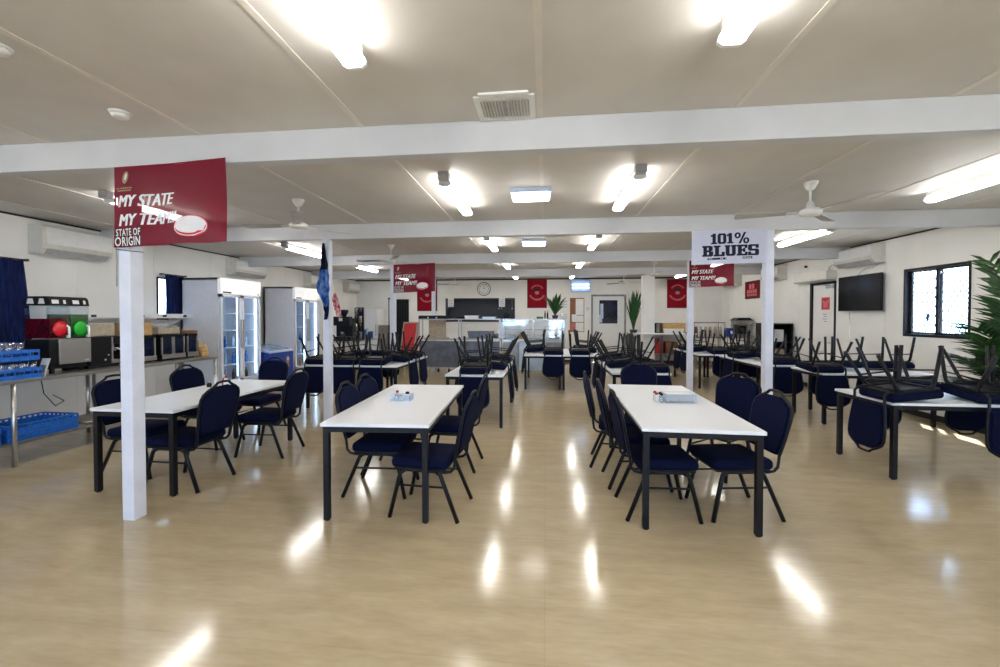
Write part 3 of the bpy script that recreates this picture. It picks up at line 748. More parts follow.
MB().box((.203, .02, .10), (.006, .02, .02)).box((.203, .06, .16), (.006, .015, .015)).build('buttons', 'white', t)
ys_ = [(5.28, 'just beyond the front post'), (5.60, 'third from the fridge'), (5.80, 'second from the fridge'), (6.04, 'closest to the fridge')]
for k, (y, w) in enumerate(ys_):
    t = thing('bread_warmer', 'black and steel bread warmer on the bench, ' + w, 'warmer', (-5.78, y, .901), 0, 'bread warmers')
    wd = .098 if k != 0 else .13
    MB().box2((-.25, -wd, .35), (.2, wd, .385), .004).box2((-.25, -wd, .03), (.2, wd, .09), .004).box2((-.25, -wd, .09), (-.23, wd, .35)).box2((-.25, -wd, .09), (.18, -wd + .012, .35)).box2((-.25, wd - .012, .09), (.18, wd, .35)).box2((-.2, -wd + .02, 0), (.15, wd - .02, .03)).build('case', 'blackp', t)
    MB().box2((.185, -wd, .095), (.20, -wd + .02, .35)).box2((.185, wd - .02, .095), (.20, wd, .35)).box2((.2, -wd, .03), (.215, wd, .095), .003).build('steel_trim', 'steel', t)
    MB().box2((.186, -wd + .022, .10), (.19, wd - .022, .345)).build('glass_front', 'dglass', t)
    m = MB()
    for zz in (.17, .25):
        m.box2((-.22, -wd + .015, zz), (.17, wd - .015, zz + .004))
    m.build('rack_shelf', 'steel', t)
def carton(name, a, b, mname, label, cat='box', bev=.006):
    c = [(a[i] + b[i]) / 2 for i in range(2)]; s = [b[i] - a[i] for i in range(3)]
    o = MB().box((0, 0, s[2] / 2), s, bev).build(name, mname, loc=(c[0], c[1], a[2])); return tag(o, label, cat)
carton('carton', (-6.06, 4.62, 1.302), (-5.72, 4.96, 1.47), 'beige', 'long beige carton on top of the coffee machine')
carton('carton', (-6.0, 5.18, 1.2875), (-5.66, 5.44, 1.47), 'brownbox', 'orange-brown cardboard box on the warmer just beyond the front post')
o = MB(); o.box2((-.15, -.19, 0), (.15, .19, .012)).box2((-.15, -.19, 0), (-.14, .19, .11)).box2((.14, -.19, 0), (.15, .19, .11)).box2((-.15, -.19, 0), (.15, -.18, .11)).box2((-.15, .18, 0), (.15, .19, .11))
tag(o.build('tub', 'beige', loc=(-5.80, 5.70, 1.2875)), 'low beige tub on top of the middle bread warmers', 'tub')
tag(MB().lathe([(.06, 0), (.075, .01), (.10, .12), (.105, .125), (.098, .12), (.06, .015)], seg=20).build('bowl', 'fridgew', loc=(-5.80, 5.68, 1.30)), 'pale bowl standing in the low beige tub', 'bowl')
carton('tray', (-5.98, 5.95, 1.2875), (-5.62, 6.18, 1.335), 'timber', 'flat dark tray on the bread warmer by the fridge', 'tray')
t = thing('bread_bag', 'orange-beige bags of bread at the fridge end of the bench', 'bag', (-5.68, 6.24, .901))
m = MB()
for k, (dx, dy, r, h) in enumerate(((0, .02, .055, .26), (.12, .0, .05, .22), (-.12, 0, .055, .3))):
    m.lathe([(r * .8, 0), (r * 1.1, h * .2), (r, h * .6), (r * .6, h * .8), (r * .25, h * .88), (r * .5, h)], (dx, dy, 0), 9)
m.build('bag', 'bread', t)
def crate(loc, rz, label):
    t = thing('plastic_crate', label, 'crate', loc, rz, 'blue crates on the lower shelf')
    m = MB(); W, L, H = .24, .31, .17
    m.box2((-W, -L, 0), (W, L, .012))
    for s in (-1, 1):
        m.box2((s * W - .006, -L, 0), (s * W + .006, L, H - .035)); m.box2((-W, s * L - .006, 0), (W, s * L + .006, H - .035))
        m.box2((s * W - .010, -L, H - .014), (s * W + .010, L, H)); m.box2((-W, s * L - .010, H - .014), (W, s * L + .010, H))
        m.box2((s * W - .012, -L, .055), (s * W + .012, L, .07)); m.box2((-W, s * L - .012, .055), (W, s * L + .012, .07))
        for k in range(13):
            a = -L + k * L / 6; m.box((s * W, a, H - .03), (.014, .016, .05))
        for k in range(9):
            a = -W + k * W / 4; m.box((a, s * L, H - .03), (.016, .014, .05))
    m.build('shell', 'crate', t)
    for s in (-1, 1): MB().box((0, s * (L + .012), .125), (.14, .02, .02), .004).build('handle', 'crate', t)
    return t
crate((-5.72, 4.00, .2515), R(-2), 'blue plastic crate under the bench, right below the slush machine')
crate((-5.72, 3.30, .2515), R(2), 'blue plastic crate under the bench, cut by the picture edge')
tag(MB().box((0, 0, .01), (.1, .2, .02), .004).build('flat_tray', 'beige', loc=(-5.6, 4.55, .2515)), 'flat pale lid lying beside the blue crate on the lower shelf', 'lid')
def cable(pts, label, mn='black', r=.005):
    return tag(MB().tube(pts, r, 6).build('power_cable', mn), label, 'cable')
cable([(-6.17, 4.45, .86), (-6.19, 4.5, .6), (-6.19, 4.62, .42), (-6.3, 4.8, .45), (-6.6, 4.9, .5)], 'black power cable dangling behind the bench below the slush machine')
cable([(-6.18, 5.42, .86), (-6.19, 5.44, .6), (-6.2, 5.40, .4), (-6.4, 5.5, .35)], 'black power cable dangling below the bread warmers')

# curtains
def curtain(x, y0, y1, z0, z1, n, amp, label, taper=0.):
    t = thing('curtain', label, 'curtain', (x, (y0 + y1) / 2, z0))
    W = y1 - y0; H = z1 - z0
    def fn(u, v):
        s = u - .5; wv = 1 + taper * (1 - v) * (1 if s > 0 else .2)
        return Vector((amp * math.sin(u * 2 * PI * n + .6 * math.sin(3 * v + u * 5)) * (.55 + .45 * (1 - v)) + .02, s * W * wv, v * H))
    MB().sheet(fn, n * 8, 10, .004).build('drape', 'curtain', t, smooth=True)
    MB().tube([(0.02, -W / 2 - .06, H + .01), (.02, W / 2 + .06, H + .01)], .010, 8).box((.0, -W / 2 - .05, H + .01), (.06, .02, .03)).box((.0, W / 2 + .05, H + .01), (.06, .02, .03)).build('rod', 'dark', t)
curtain(LX + .07, 2.9, 4.68, .95, 2.28, 10, .035, 'long navy curtain drawn over the window behind the glass racks', .13)
curtain(LX + .07, 6.70, 7.08, 1.60, 2.30, 4, .025, 'short navy curtain on the small window next to the first fridge')
curtain(LX + .07, 8.72, 8.95, 1.35, 2.25, 3, .02, 'narrow dark curtain seen between the two glass door fridges')

# ------------------------------------------------------------------ fridges
def fridge(x1, y0, y1, label, kind):
    # glass front faces +X at x1
    t = thing('display_fridge', label, 'fridge', (x1 - .4, (y0 + y1) / 2, 0), 0, 'white two-door display fridges')
    L = (y1 - y0) / 2; F = .4; H = 2.27; T = .04
    m = MB(); m.box2((-F, -L, .06), (F - .06, -L + T, H)).box2((-F, L - T, .06), (F - .06, L, H)).box2((-F, -L, .06), (-F + T, L, H)).box2((-F, -L, H - T), (F - .06, L, H)).box2((-F, -L, .06), (F - .06, L, .30))
    m.box2((-F + .05, -L + .05, 0), (F - .1, L - .05, .06)); m.build('cabinet', 'fridgew', t)
    MB().box2((-F + T, -L + T + .001, .301), (-F + T + .01, L - T - .001, H - T)).build('liner', 'fridgein', t)
    MB().box2((F - .06, -L, 1.98), (F, L, H), .006).build('header_sign', 'fridgeh', t)
    MB().box2((F, -L + .05, 1.995), (F + .004, -L + .26, 2.02)).box2((F, L - .1, 1.995), (F + .004, L - .07, 2.02)).build('header_badge', 'dark', t)
    MB().box2((F - .06, -L, .08), (F - .01, L, .30), .006).build('kick_grille', 'fridgew', t)
    for s in (-1, 1):
        a, b = (-L + .01, -.008) if s < 0 else (.008, L - .01)
        m = MB(); w = .05
        m.box2((F - .055, a, .31), (F - .005, a + w, 1.97)).box2((F - .055, b - w, .31), (F - .005, b, 1.97)).box2((F - .055, a, .31), (F - .005, b, .31 + w)).box2((F - .055, a, 1.97 - w), (F - .005, b, 1.97))
        d = m.build('door', 'fridgew', t)
        MB().box2((F - .035, a + w, .31 + w), (F - .03, b - w, 1.97 - w)).build('glass_pane', 'glass', d)
        yy = b - .025 if s < 0 else a + .025
        MB().box2((F - .004, yy - .014, .95), (F + .02, yy + .014, 1.5), .006).build('handle', 'grey', d)
    for yy in (-.03, L - T - .03): MB().box2((F - .10, yy, .4), (F - .08, yy + .025, 1.93)).build('strip_light', 'fridgelight', t)
    for k in range(4): MB().box2((-F + T + .01, -L + T + .002, .62 + k * .33), (F - .12, L - T - .002, .632 + k * .33)).build('wire_shelf', 'fridgein', t)
    return t
FX = -5.88
fridge(FX, 6.98, 8.06, 'tall white two-door glass display fridge at the end of the bench', 1)
fridge(FX, 9.25, 10.32, 'tall white two-door glass display fridge beyond the blue chest freezer', 2)
bott = None
def bottle(x, y, z, col, where, r=.032, h=.22):
    global bott
    b = MB().lathe([(r * .9, 0), (r, .01), (r, h * .6), (r * .4, h * .82), (r * .4, h)], seg=9).build('drink_bottle', col, loc=(x, y, z))
    tag(b, where[0], 'bottle', where[1])
cols = {'bluecap': mat('blue_drink', (.03, .16, .5), .2, var=.2), 'darkdrink': mat('cola_drink', (.03, .012, .01), .15), 'clear': mat('water_drink', (.5, .62, .75), .15), 'or': mat('orange_drink', (.6, .2, .02), .2)}
for fy, sel in ((6.98, (('darkdrink', 'clear'), ('bluecap', 'clear'), ('clear', 'bluecap'))), (9.25, (('or', 'clear'), ('clear', 'darkdrink'), ('bluecap', 'clear')))):
    for k, (ca, cb) in enumerate(sel):
        z = (.3005 if k == 0 else .6325 + (k - 1) * .33)
        for j in range(9):
            y = fy + .10 + j * .108
            c = ca if (j // 2) % 2 == 0 else cb
            if abs(y - fy - .54) < .04: continue
            wh = {'bluecap': 'blue', 'darkdrink': 'dark', 'clear': 'pale', 'or': 'orange'}[c]
            fr = 'first' if fy < 8 else 'second'
            bottle(FX - .26 - .02 * (j % 2), y, z + .001, cols[c], ('%s drink bottle inside the %s display fridge, %s shelf' % (wh, fr, ('bottom', 'second lowest', 'middle')[k]), 'bottles in the %s display fridge' % fr))
# chest freezer
t = thing('chest_freezer', 'blue ice cream chest freezer with curved glass lid, between the fridges', 'freezer', (-6.06, 8.52, 0))
f = lambda u, v, w: (u, w, v)
MB().prism([(-.33, .05), (.33, .05), (.33, .78), (-.33, .90)], f, 0, (-.40, .40)).build('body', 'bluebox', t)
MB().prism([(-.34, .903), (.34, .783), (.34, .81), (.2, .86), (-.05, .92), (-.34, .945)], f, 0, (-.40, -.37)).prism([(-.34, .903), (.34, .783), (.34, .81), (.2, .86), (-.05, .92), (-.34, .945)], f, 0, (.37, .40)).prism([(.30, .795), (.34, .785), (.34, .815), (.30, .83)], f, 0, (-.37, .37)).build('lid_frame', 'bluecase', t)
MB().prism([(-.33, .925), (-.05, .91), (.2, .85), (.3, .815), (.3, .822), (.2, .857), (-.05, .917), (-.33, .932)], f, 0, (-.37, .37)).build('glass_lid', 'freezer_glass', t)
m = MB(); fy = lambda u, v: (.333, u, v)
poly_flat(m, ell(.2, .60, .06, .09), fy); poly_flat(m, ell(.21, .52, .035, .12, rot=.1), lambda u, v: (.3335, u, v)); m.build('picture_print', 'ink_tan', t)
m = MB(); poly_flat(m, ell(.2, .62, .028, .04), lambda u, v: (.3345, u, v)); poly_flat(m, [(-.3, .45), (-.12, .45), (-.12, .58), (-.3, .56)], fy); m.build('white_print', 'ink_white', t)
m = MB()
for a in (-.25, .25):
    for b in (-.32, .32): m.lathe([(.025, 0), (.03, .05)], (a, b, 0), 10)
m.build('castors', 'blackp', t)

# ------------------------------------------------------------------ flags and banners
def flag_fn(W, H, y0=0., amp=.012, drop=.0, ph=0.):
    def fn(x, z, off=0.):
        u, v = x / W, -z / H
        y = -amp * (1 + math.sin(u * 9 + 2.2 * v + ph)) * (.35 + .65 * u) - amp * .6 * (1 + math.sin(u * 17 - 3 * v + ph)) * v
        return Vector((x, y0 + y - off, z + drop * u))
    return fn
def state_flag(loc, label, hmul=1.):
    W, H = .91, .59
    t = thing('state_flag', label, 'flag', loc, 0, 'maroon slogan flags')
    fn = flag_fn(W, H, amp=.018, drop=.028)
    MB().sheet(lambda u, v: fn(u * W, -v * H), 40, 16).build('cloth', 'maroon', t, smooth=True)
    P = lambda u, v: (u * W, -v * H)
    f2 = lambda x, z: fn(x, z, .0035); f3 = lambda x, z: fn(x, z, .0050); f4 = lambda x, z: fn(x, z, .0065)
    for txt, a in (('MY STATE', (.045, .50, .545, .355)), ('MY TEAM!!', (.045, .735, .58, .59))):
        m = MB(); vs, fs = text_mesh(txt, 1, .28, 0); x0, z0 = P(a[0], a[1]); x1, z1 = P(a[2], a[3])
        for q in (0, .005, .010): add_flat(m, fit_text(vs, x0 + q, z0, x1 + q - .01, z1), fs, lambda x, z, q=q: fn(x, z, .0035 + q * .05))
        m.build('slogan_lettering', 'ink_white', t)
    for txt, a in (('STATE OF', (.02, .86, .245, .77)), ('ORIGIN', (.012, .985, .245, .87))):
        m = MB(); vs, fs = text_mesh(txt, 1, 0, .07, 1.12); x0, z0 = P(a[0], a[1]); x1, z1 = P(a[2], a[3])
        add_flat(m, fit_text(vs, x0 - .006, z0 - .005, x1 + .006, z1 + .005), fs, f2, 0)
        vs, fs = text_mesh(txt, 1, 0, .015, 1.12)
        add_flat(m, fit_text(vs, x0, z0, x1, z1), fs, f3, 1)
        m.build('event_lettering', ['ink_black', 'ink_white'], t)
    m = MB(); cx, cz = P(.70, .79)
    poly_flat(m, ell(cx, cz, .132, .080, 32), f2, 0); poly_flat(m, ell(cx, cz, .124, .073, 32), f3, 1); poly_flat(m, ell(cx, cz - .006, .112, .060, 32), f4, 0); poly_flat(m, ell(cx, cz + .006, .112, .058, 32), lambda x, z: fn(x, z, .008), 1)
    m.build('disc_print', ['ink_red', 'ink_white'], t)
    m = MB(); cx, cz = P(.115, .135)
    poly_flat(m, ell(cx, cz, .024, .046, 20, -.25), f2); poly_flat(m, ell(cx + .004, cz + .004, .010, .026, 14, -.25), f3, 1)
    for k, (a, b) in enumerate(((.03, .18), (.04, .17))):
        for i in range(9):
            x0 = a + (b - a) * i / 9; poly_flat(m, rect(*P(x0, .275 + k * .03), *P(x0 + .011, .258 + k * .03)), f2)
    m.build('crest_print', ['ink_tan', 'ink_white'], t)
    MB().tube([fn(0, .004), fn(W * .5, .004), fn(W, .004)], .004, 6).build('hem', 'maroonp', t)
    return t
fl = state_flag((-3.185, 2.785, 2.655), 'large maroon slogan flag on the nearest post under the first beam')
dup(fl, (-3.215, 8.585, 2.655), (0, 0, 0), 'smaller-looking maroon slogan flag on the third fridge side post')
dup(fl, (2.835, 8.585, 2.655), (0, 0, 0), 'maroon slogan flag partly hidden by the white text flag', scale=(.92, 1, .88))
MB  # noqa
tag(MB().tube([(-3.205, 2.80, 2.66), (-3.205, 2.80, 1.78)], .0045, 6).build('flag_stick', 'grey'), 'thin grey stick down the corner of the nearest post', 'stick')
tag(MB().tube([(-3.21, 2.80, 2.06), (-3.1, 2.795, 2.045), (-2.99, 2.81, 2.035)], .003, 5).build('dark_string', 'black'), 'thin dark cord around the post just below the big maroon flag', 'cord')

# white flag with slab letters
def slab(ch):
    R4 = rect; s = .2
    G = {'1': [R4(.3, 0, .7, 1), R4(.05, .72, .3, .86), R4(.1, 0, .9, .12)], '0': [R4(0, .12, .3, .88), R4(.7, .12, 1, .88), R4(.12, 0, .88, .16), R4(.12, .84, .88, 1)],
         'B': [R4(0, 0, .55, .15), R4(0, .85, .55, 1), R4(.12, 0, .38, 1), R4(.38, .43, .8, .57), R4(.5, 0, .85, .15), R4(.5, .85, .82, 1), R4(.68, .08, 1, .45), R4(.64, .55, .94, .92)],
         'L': [R4(.05, .86, .6, 1), R4(.18, 0, .46, 1), R4(.05, 0, 1, .15), R4(.8, 0, 1, .38)],
         'U': [R4(0, .86, .42, 1), R4(.58, .86, 1, 1), R4(.08, .12, .34, 1), R4(.66, .12, .92, 1), R4(.18, 0, .82, .17)],
         'E': [R4(.02, .85, .95, 1), R4(.02, 0, 1, .15), R4(.14, 0, .42, 1), R4(.42, .44, .72, .57), R4(.64, .34, .76, .67), R4(.78, .7, .95, 1), R4(.82, 0, 1, .32)],
         'S': [R4(.1, .85, .8, 1), R4(.74, .68, .94, 1), R4(.02, .53, .3, .92), R4(.1, .43, .9, .58), R4(.7, .08, .98, .5), R4(.2, 0, .9, .15), R4(.04, 0, .24, .32)]}
    return G[ch]
t = thing('team_flag', 'white flag reading 101% BLUES on the second window side post', 'flag', (1.905, 5.69, 2.672))
W, H = .935, .44; fn = flag_fn(W, H, amp=.009, drop=.018, ph=1.)
MB().sheet(lambda u, v: fn(u * W, -v * H), 40, 14).build('cloth', 'whiteflag', t, smooth=True)
m = MB(); f2 = lambda x, z: fn(x, z, .0035)
def put_slab(ch, u0, v0, u1, v1):
    for r in [[(max(-.04, min(1.04, x + (-.05 if q in (0, 3) else .05))), max(0, min(1, y + (-.02 if q < 2 else .02)))) for q, (x, y) in enumerate(r_)] for r_ in slab(ch)]: poly_flat(m, [((u0 + (u1 - u0) * x) * W, -(v1 + (v0 - v1) * y) * H) for x, y in r], f2)
put_slab('1', .255, .10, .345, .41); put_slab('0', .350, .10, .455, .41); put_slab('1', .465, .10, .555, .41)
for cu, cv in ((.605, .18), (.715, .335)):
    n = 20; o_ = ell(cu * W, -cv * H, .038, .040, n); i_ = ell(cu * W, -cv * H, .012, .020, n)
    vo = [m.bm.verts.new(f2(*p)) for p in o_]; vi = [m.bm.verts.new(f2(*p)) for p in i_]
    for k in range(n): m.bm.faces.new((vo[k], vo[(k + 1) % n], vi[(k + 1) % n], vi[k]))
poly_flat(m, [(.615 * W, -.42 * H), (.645 * W, -.42 * H), (.715 * W, -.09 * H), (.685 * W, -.09 * H)], f2)
for k, ch in enumerate('BLUES'):
    a = .145 + k * .150; put_slab(ch, a, .455, a + .138, .775)
m.build('big_lettering', 'ink_navy', t)
m = MB(); poly_flat(m, [(.21 * W, -.875 * H), (.80 * W, -.865 * H), (.80 * W, -.805 * H), (.21 * W, -.82 * H)], lambda x, z: fn(x, z, .007)); 
for k in range(26):
    if k not in (5, 9, 16, 19): poly_flat(m, rect((.228 + k * .0215) * W, -.858 * H, (.243 + k * .0215) * W, -.830 * H), lambda x, z: fn(x, z, .010), 1)
m.build('small_line', ['ink_navy', 'ink_white'], t)

# folded blue flag hanging on the second fridge side post
def hanging(name, loc, H, prof, parts, label, group=None, depth=.05, n=5):
    t = thing(name, label, 'flag', loc)
    def wd(v):
        for (a, b, e), (c, d, g) in zip(prof, prof[1:]):
            if v <= c: t_ = (v - a) / (c - a); return b + (d - b) * t_, e + (g - e) * t_
        return prof[-1][1:]
    for v0, v1, mn, pn in parts:
        def fn(u, v, v0=v0, v1=v1):
            q = v0 + (v1 - v0) * v; w, dx = wd(q)
            s = u - .5
            return Vector((s * w * (1 + .10 * math.sin(q * 37 + (4 if s > 0 else 0))) + dx, -.012 - depth * (.3 + .7 * q) * (.5 + .5 * math.sin(u * 2 * PI * n * .5 + q * 4)), -q * H - .04 * abs(math.sin(u * PI * 2.5)) * (1 if q > .8 else 0)))
        MB().sheet(fn, 24, 14, .002).build(pn, mn, t, smooth=True)
    return t
hanging('folded_flag', (-3.165, 5.695, 2.61), 1.06, [(0, .03, .0), (.12, .055, .0), (.3, .09, .012), (.5, .15, .0), (.62, .185, -.012), (.66, .17, -.01), (.72, .12, .02), (.86, .09, .04), (.9, .055, .05), (1, .04, .035)],
        [(0, .36, 'navyflag', 'upper_cloth'), (.36, .84, 'blueflag', 'blue_cloth'), (.84, 1, 'navyflag', 'lower_cloth')], 'blue and navy flag hanging folded on the second fridge side post', depth=.06)
hanging('folded_pennant', (-3.03, 5.745, 1.90), .32, [(0, .03, 0), (.3, .09, .01), (.7, .09, .04), (1, .10, .07)], [(0, 1, 'pinkflag', 'cloth')], 'small crumpled red and white pennant beside the folded blue flag', depth=.03, n=3)

# maroon club banners on the far wall
def club_banner(loc, W, H, label, grp='maroon club banners on the far wall'):
    t = thing('hanging_banner', label, 'banner', loc, 0, grp)
    MB().box2((0, -.008, -H), (W, -.002, 0)).build('cloth', 'maroonp', t)
    MB().box2((0, -.010, -H), (.014, -.0081, 0)).box2((W - .014, -.010, -H), (W, -.0081, 0)).box2((0, -.010, -H), (W, -.0081, -H + .02)).build('hem', 'ink_black', t)
    fn = lambda x, z: (x, -.0105, z)
    m = MB(); cx, cz = W / 2, -H * .44
    def arc(r0, r1, a0, a1, n, gap, mi, ry=1.):
        for k in range(n):
            a = a0 + (a1 - a0) * (k + gap) / n; b = a0 + (a1 - a0) * (k + 1 - gap) / n
            poly_flat(m, [(cx + r0 * math.cos(a), cz + ry * r0 * math.sin(a)), (cx + r1 * math.cos(a), cz + ry * r1 * math.sin(a)), (cx + r1 * math.cos(b), cz + ry * r1 * math.sin(b)), (cx + r0 * math.cos(b), cz + ry * r0 * math.sin(b))], fn, mi)
    arc(.20, .245, R(150), R(30), 9, .14, 0); m.build('arched_lettering', 'ink_pink', t)
    m = MB(); arc(.24, .295, R(205), R(335), 12, .14, 0); m.build('arched_lettering', 'ink_pink', t)
    m = MB(); poly_flat(m, [(cx - .14, cz + .02), (cx + .14, cz + .02), (cx + .09, cz + .06), (cx + .03, cz + .13), (cx - .05, cz + .12), (cx - .09, cz + .06)], fn)
    poly_flat(m, ell(cx, cz - .03, .075, .06, 14), fn, 1)
    m.build('emblem', ['ink_black', 'ink_pink'], t)
    return t
club_banner((-4.53, BY, 2.83), .73, 1.07, 'maroon club banner behind the fridge side maroon flag, split by a far post')
club_banner((-.615, BY, 2.855), .68, .995, 'maroon club banner on the far wall between the hatch and the notice board')
club_banner((4.05, BY, 2.815), .67, .965, 'maroon club banner on the far wall by the boxed column')
t = thing('wall_plaque', 'small maroon square sign with pale lettering on the window side wall', 'sign', (RX, 12.37, 2.31))
MB().box2((-.02, -.40, -.24), (-.002, .40, .25), .004).build('board', 'maroonp', t)
MB().box2((-.024, -.40, .21), (-.0205, .40, .25)).box2((-.024, -.40, -.24), (-.0205, .40, -.2)).box2((-.024, -.40, -.2), (-.0205, -.36, .21)).box2((-.024, .36, -.2), (-.0205, .40, .21)).build('border', 'ink_black', t)
m = MB()
for r, (z0, z1, n, a) in enumerate(((.03, .17, 2, .16), (-.09, .01, 5, .28), (-.17, -.11, 7, .28))):
    for k in range(n):
        y0 = a - (2 * a) * k / n; y1 = a - (2 * a) * (k + .8) / n; poly_flat(m, rect(y0, z0, y1, z1), lambda u, v: (-.0215, u, v))
m.build('pale_lettering', 'ink_pink', t)

# ------------------------------------------------------------------ television
t = thing('television', 'black flat television on the wall between side door and window', 'television', (RX, 8.27, 1.99))
MB().box2((-.105, -.515, -.325), (-.06, .515, .325), .006).build('housing', 'blackp', t)
MB().box2((-.1075, -.50, -.305), (-.1052, .50, .312)).build('screen', 'screen', t)
MB().box2((-.06, -.2, -.15), (-.002, .2, .15)).build('wall_bracket', 'dark', t)
cable([(RX - .01, 7.95, 2.47), (RX - .03, 8.05, 2.42), (RX - .02, 8.2, 2.44), (RX - .03, 8.34, 2.36), (RX - .05, 8.36, 2.31)], 'pale looped cable above the television', 'grey', .006)
cable([(RX - .006, 8.62, 1.66), (RX - .006, 8.62, .3)], 'thin pale cable running down the wall below the television', 'offwhite', .008)
t = thing('wall_hook', 'little dark hook on the wall above the air curtain', 'hook', (RX, 9.95, 2.67)); MB().lathe([(.025, 0), (.028, .04), (.01, .05)], mx=Matrix.Rotation(-PI / 2, 3, 'Y'), seg=12).build('knob', 'dark', t)

# ------------------------------------------------------------------ plants
def frond(parent, a, lean, L, nleaf, ll, width, z0, matn, droop=1., name='frond', twist=0., r0=.0):
    m = MB(); pts = []; d = Vector((math.cos(a), math.sin(a), 0)); sd = Vector((-math.sin(a), math.cos(a), 0))
    n = 14
    for i in range(n + 1):
        s = i / n
        ang = lean + droop * s * s * .9
        if i == 0: p = Vector((r0 * d.x, r0 * d.y, z0))
        else: p = pts[-1] + (d * math.sin(ang) + Vector((0, 0, 1)) * math.cos(ang)) * (L / n)
        pts.append(p)
    m.tube(pts, [.009 * (1 - .8 * i / n) + .001 for i in range(n + 1)], 5)
    for k in range(nleaf):
        s = .32 + .66 * k / (nleaf - 1); i = s * n; i0 = min(int(i), n - 1); p = pts[i0].lerp(pts[i0 + 1], i - i0); t = (pts[i0 + 1] - pts[i0]).normalized()
        up = t.cross(sd).normalized()
        if up.z < 0: up = -up
        l = ll * (1 - .75 * abs(s - .55) ** 1.3 * 1.6) * random.uniform(.88, 1.08)
        for sg in (-1, 1):
            o = (sd * sg * .85 + t * .75 + up * random.uniform(.0, .3)).normalized()
            w = up.cross(o).normalized() * width
            dr = Vector((0, 0, -1)) * l * random.uniform(.12, .35)
            q = [p - w * .4, p + w * .4, p + o * l * .45 + w + dr * .2, p + o * l + dr, p + o * l * .45 - w + dr * .2]
            mid = p + o * l * .45 + up * width * .5 + dr * .2
            v = [m.bm.verts.new(x) for x in q]; c = m.bm.verts.new(mid)
            m.bm.faces.new((v[0], v[1], c)); m.bm.faces.new((v[1], v[2], c)); m.bm.faces.new((v[2], v[3], c)); m.bm.faces.new((v[3], v[4], c)); m.bm.faces.new((v[4], v[0], c))
    return m.build(name, matn, parent)
t = thing('potted_palm', 'tall green palm with long feathery fronds beside the big window', 'palm', (5.37, 5.17, 0))
MB().lathe([(.14, 0), (.16, .02), (.20, .34), (.215, .36), (.215, .39), (.185, .39), (.18, .35), (.15, .34)], seg=24).build('pot', 'pot', t)
MB().lathe([(.17, .335), (.182, .35)], seg=20).build('soil', 'soil', t)
m = MB()
for k in range(5): m.tube([(.03 * math.cos(k * 1.3), .03 * math.sin(k * 1.3), .35), (.05 * math.cos(k * 1.3), .05 * math.sin(k * 1.3), .8)], .014, 7)
m.build('stem', 'trunk', t)
for k, (a, ln, L, dr) in enumerate(((190, .20, 1.70, .28), (186, .42, 1.15, .55), (204, .32, 1.35, .5), (225, .16, 1.9, .2), (240, .40, 1.3, .5), (176, .66, .90, .6), (208, .75, .85, .6), (168, .14, 1.75, .3),
                                    (262, .30, 1.5, .4), (232, .85, .85, .5), (194, .55, 1.05, .5), (275, .16, 1.5, .15), (110, .25, 1.0, .3), (215, .05, 1.6, .4), (182, .95, .75, .5))):
    frond(t, R(a), ln, L, 17, .48, .026, .50, 'leaf', dr)
def leafy(loc, n, L, label, pot_r, pot_h, wd=.03, spread=.35, name='potted_plant', seed=3):
    random.seed(seed)
    t = thing(name, label, 'plant', loc)
    MB().lathe([(pot_r * .75, 0), (pot_r, pot_h), (pot_r * .9, pot_h), (pot_r * .85, pot_h * .9)], seg=16).build('pot', 'pot', t)
    m = MB()
    for k in range(n):
        a = 2 * PI * k / n * 2.4; ln = spread * (.2 + .8 * random.random()); l = L * random.uniform(.55, 1)
        d = Vector((math.cos(a), math.sin(a), 0)); sd = Vector((-math.sin(a), math.cos(a), 0)); pr = None; p = Vector((0, 0, pot_h * .9)); ns = 6
        for i in range(ns + 1):
            s = i / ns; w = wd * math.sin(PI * (.12 + .86 * s)) * 1.0
            tw = sd * w; b = (m.bm.verts.new(p - tw), m.bm.verts.new(p + d * -.006), m.bm.verts.new(p + tw))
            if pr: m.bm.faces.new((pr[0], pr[1], b[1], b[0])); m.bm.faces.new((pr[1], pr[2], b[2], b[1]))
            pr = b; ang = ln + ln * 1.2 * s; p = p + (d * math.sin(ang) + Vector((0, 0, math.cos(ang)))) * l / ns
    m.build('leaves', 'leaf2', t)
    return t
leafy((2.72, 13.2, 1.042), 48, 1.25, 'tall narrow green plant standing between the office door and boxed column', .12, .12, .055, .24, seed=5)
tag(MB().box((0, 0, .52), (.34, .34, 1.04), .01).build('plant_stand', 'pot', loc=(2.72, 13.2, 0)), 'dark block stand under the tall narrow plant', 'stand')

# ------------------------------------------------------------------ servery counter
t = thing('servery_counter', 'steel serving counter with rails in front of the kitchen hatch', 'counter', (-2.36, 11.7, 0))
X0, X1 = -1.17, 1.14
MB().box2((X0, -.4, .91), (X1, .4, .95), .004).build('worktop', 'steel', t)
MB().box2((X0, -.38, 1.475), (X1, -.02, 1.50), .003).build('top_shelf', 'steel', t)
for x in (X0 + .02, -.02, X1 - .02):
    for y in (-.365, -.035): MB().box2((x - .015, y - .015, .95), (x + .015, y + .015, 1.475)).build('shelf_post', 'steel', t)
MB().box2((X0 + .03, -.385, .16), (-.02, -.37, .88)).build('front_panel', 'servfront', t)
MB().box2((.0, -.385, .16), (X1 - .02, -.37, .88)).build('front_panel', 'servfront', t)
MB().box2((X0 + .02, -.36, .14), (X1 - .02, .38, .18)).build('base_shelf', 'steeld', t)
for x in (X0 + .04, X1 - .04):
    for y in (-.36, .36): MB().box2((x - .02, y - .02, .11), (x + .02, y + .02, .91)).build('leg', 'steel', t)
for x in (X0 + .04, -.60, -.3, X1 - .04):
    MB().lathe([(.05, -.02), (.055, 0), (.05, .02)], (x, -.34, .055), 14, mx=Matrix.Rotation(PI / 2, 3, 'Y')).box((x, -.34, .10), (.04, .05, .02)).build('castor', 'blackp', t)
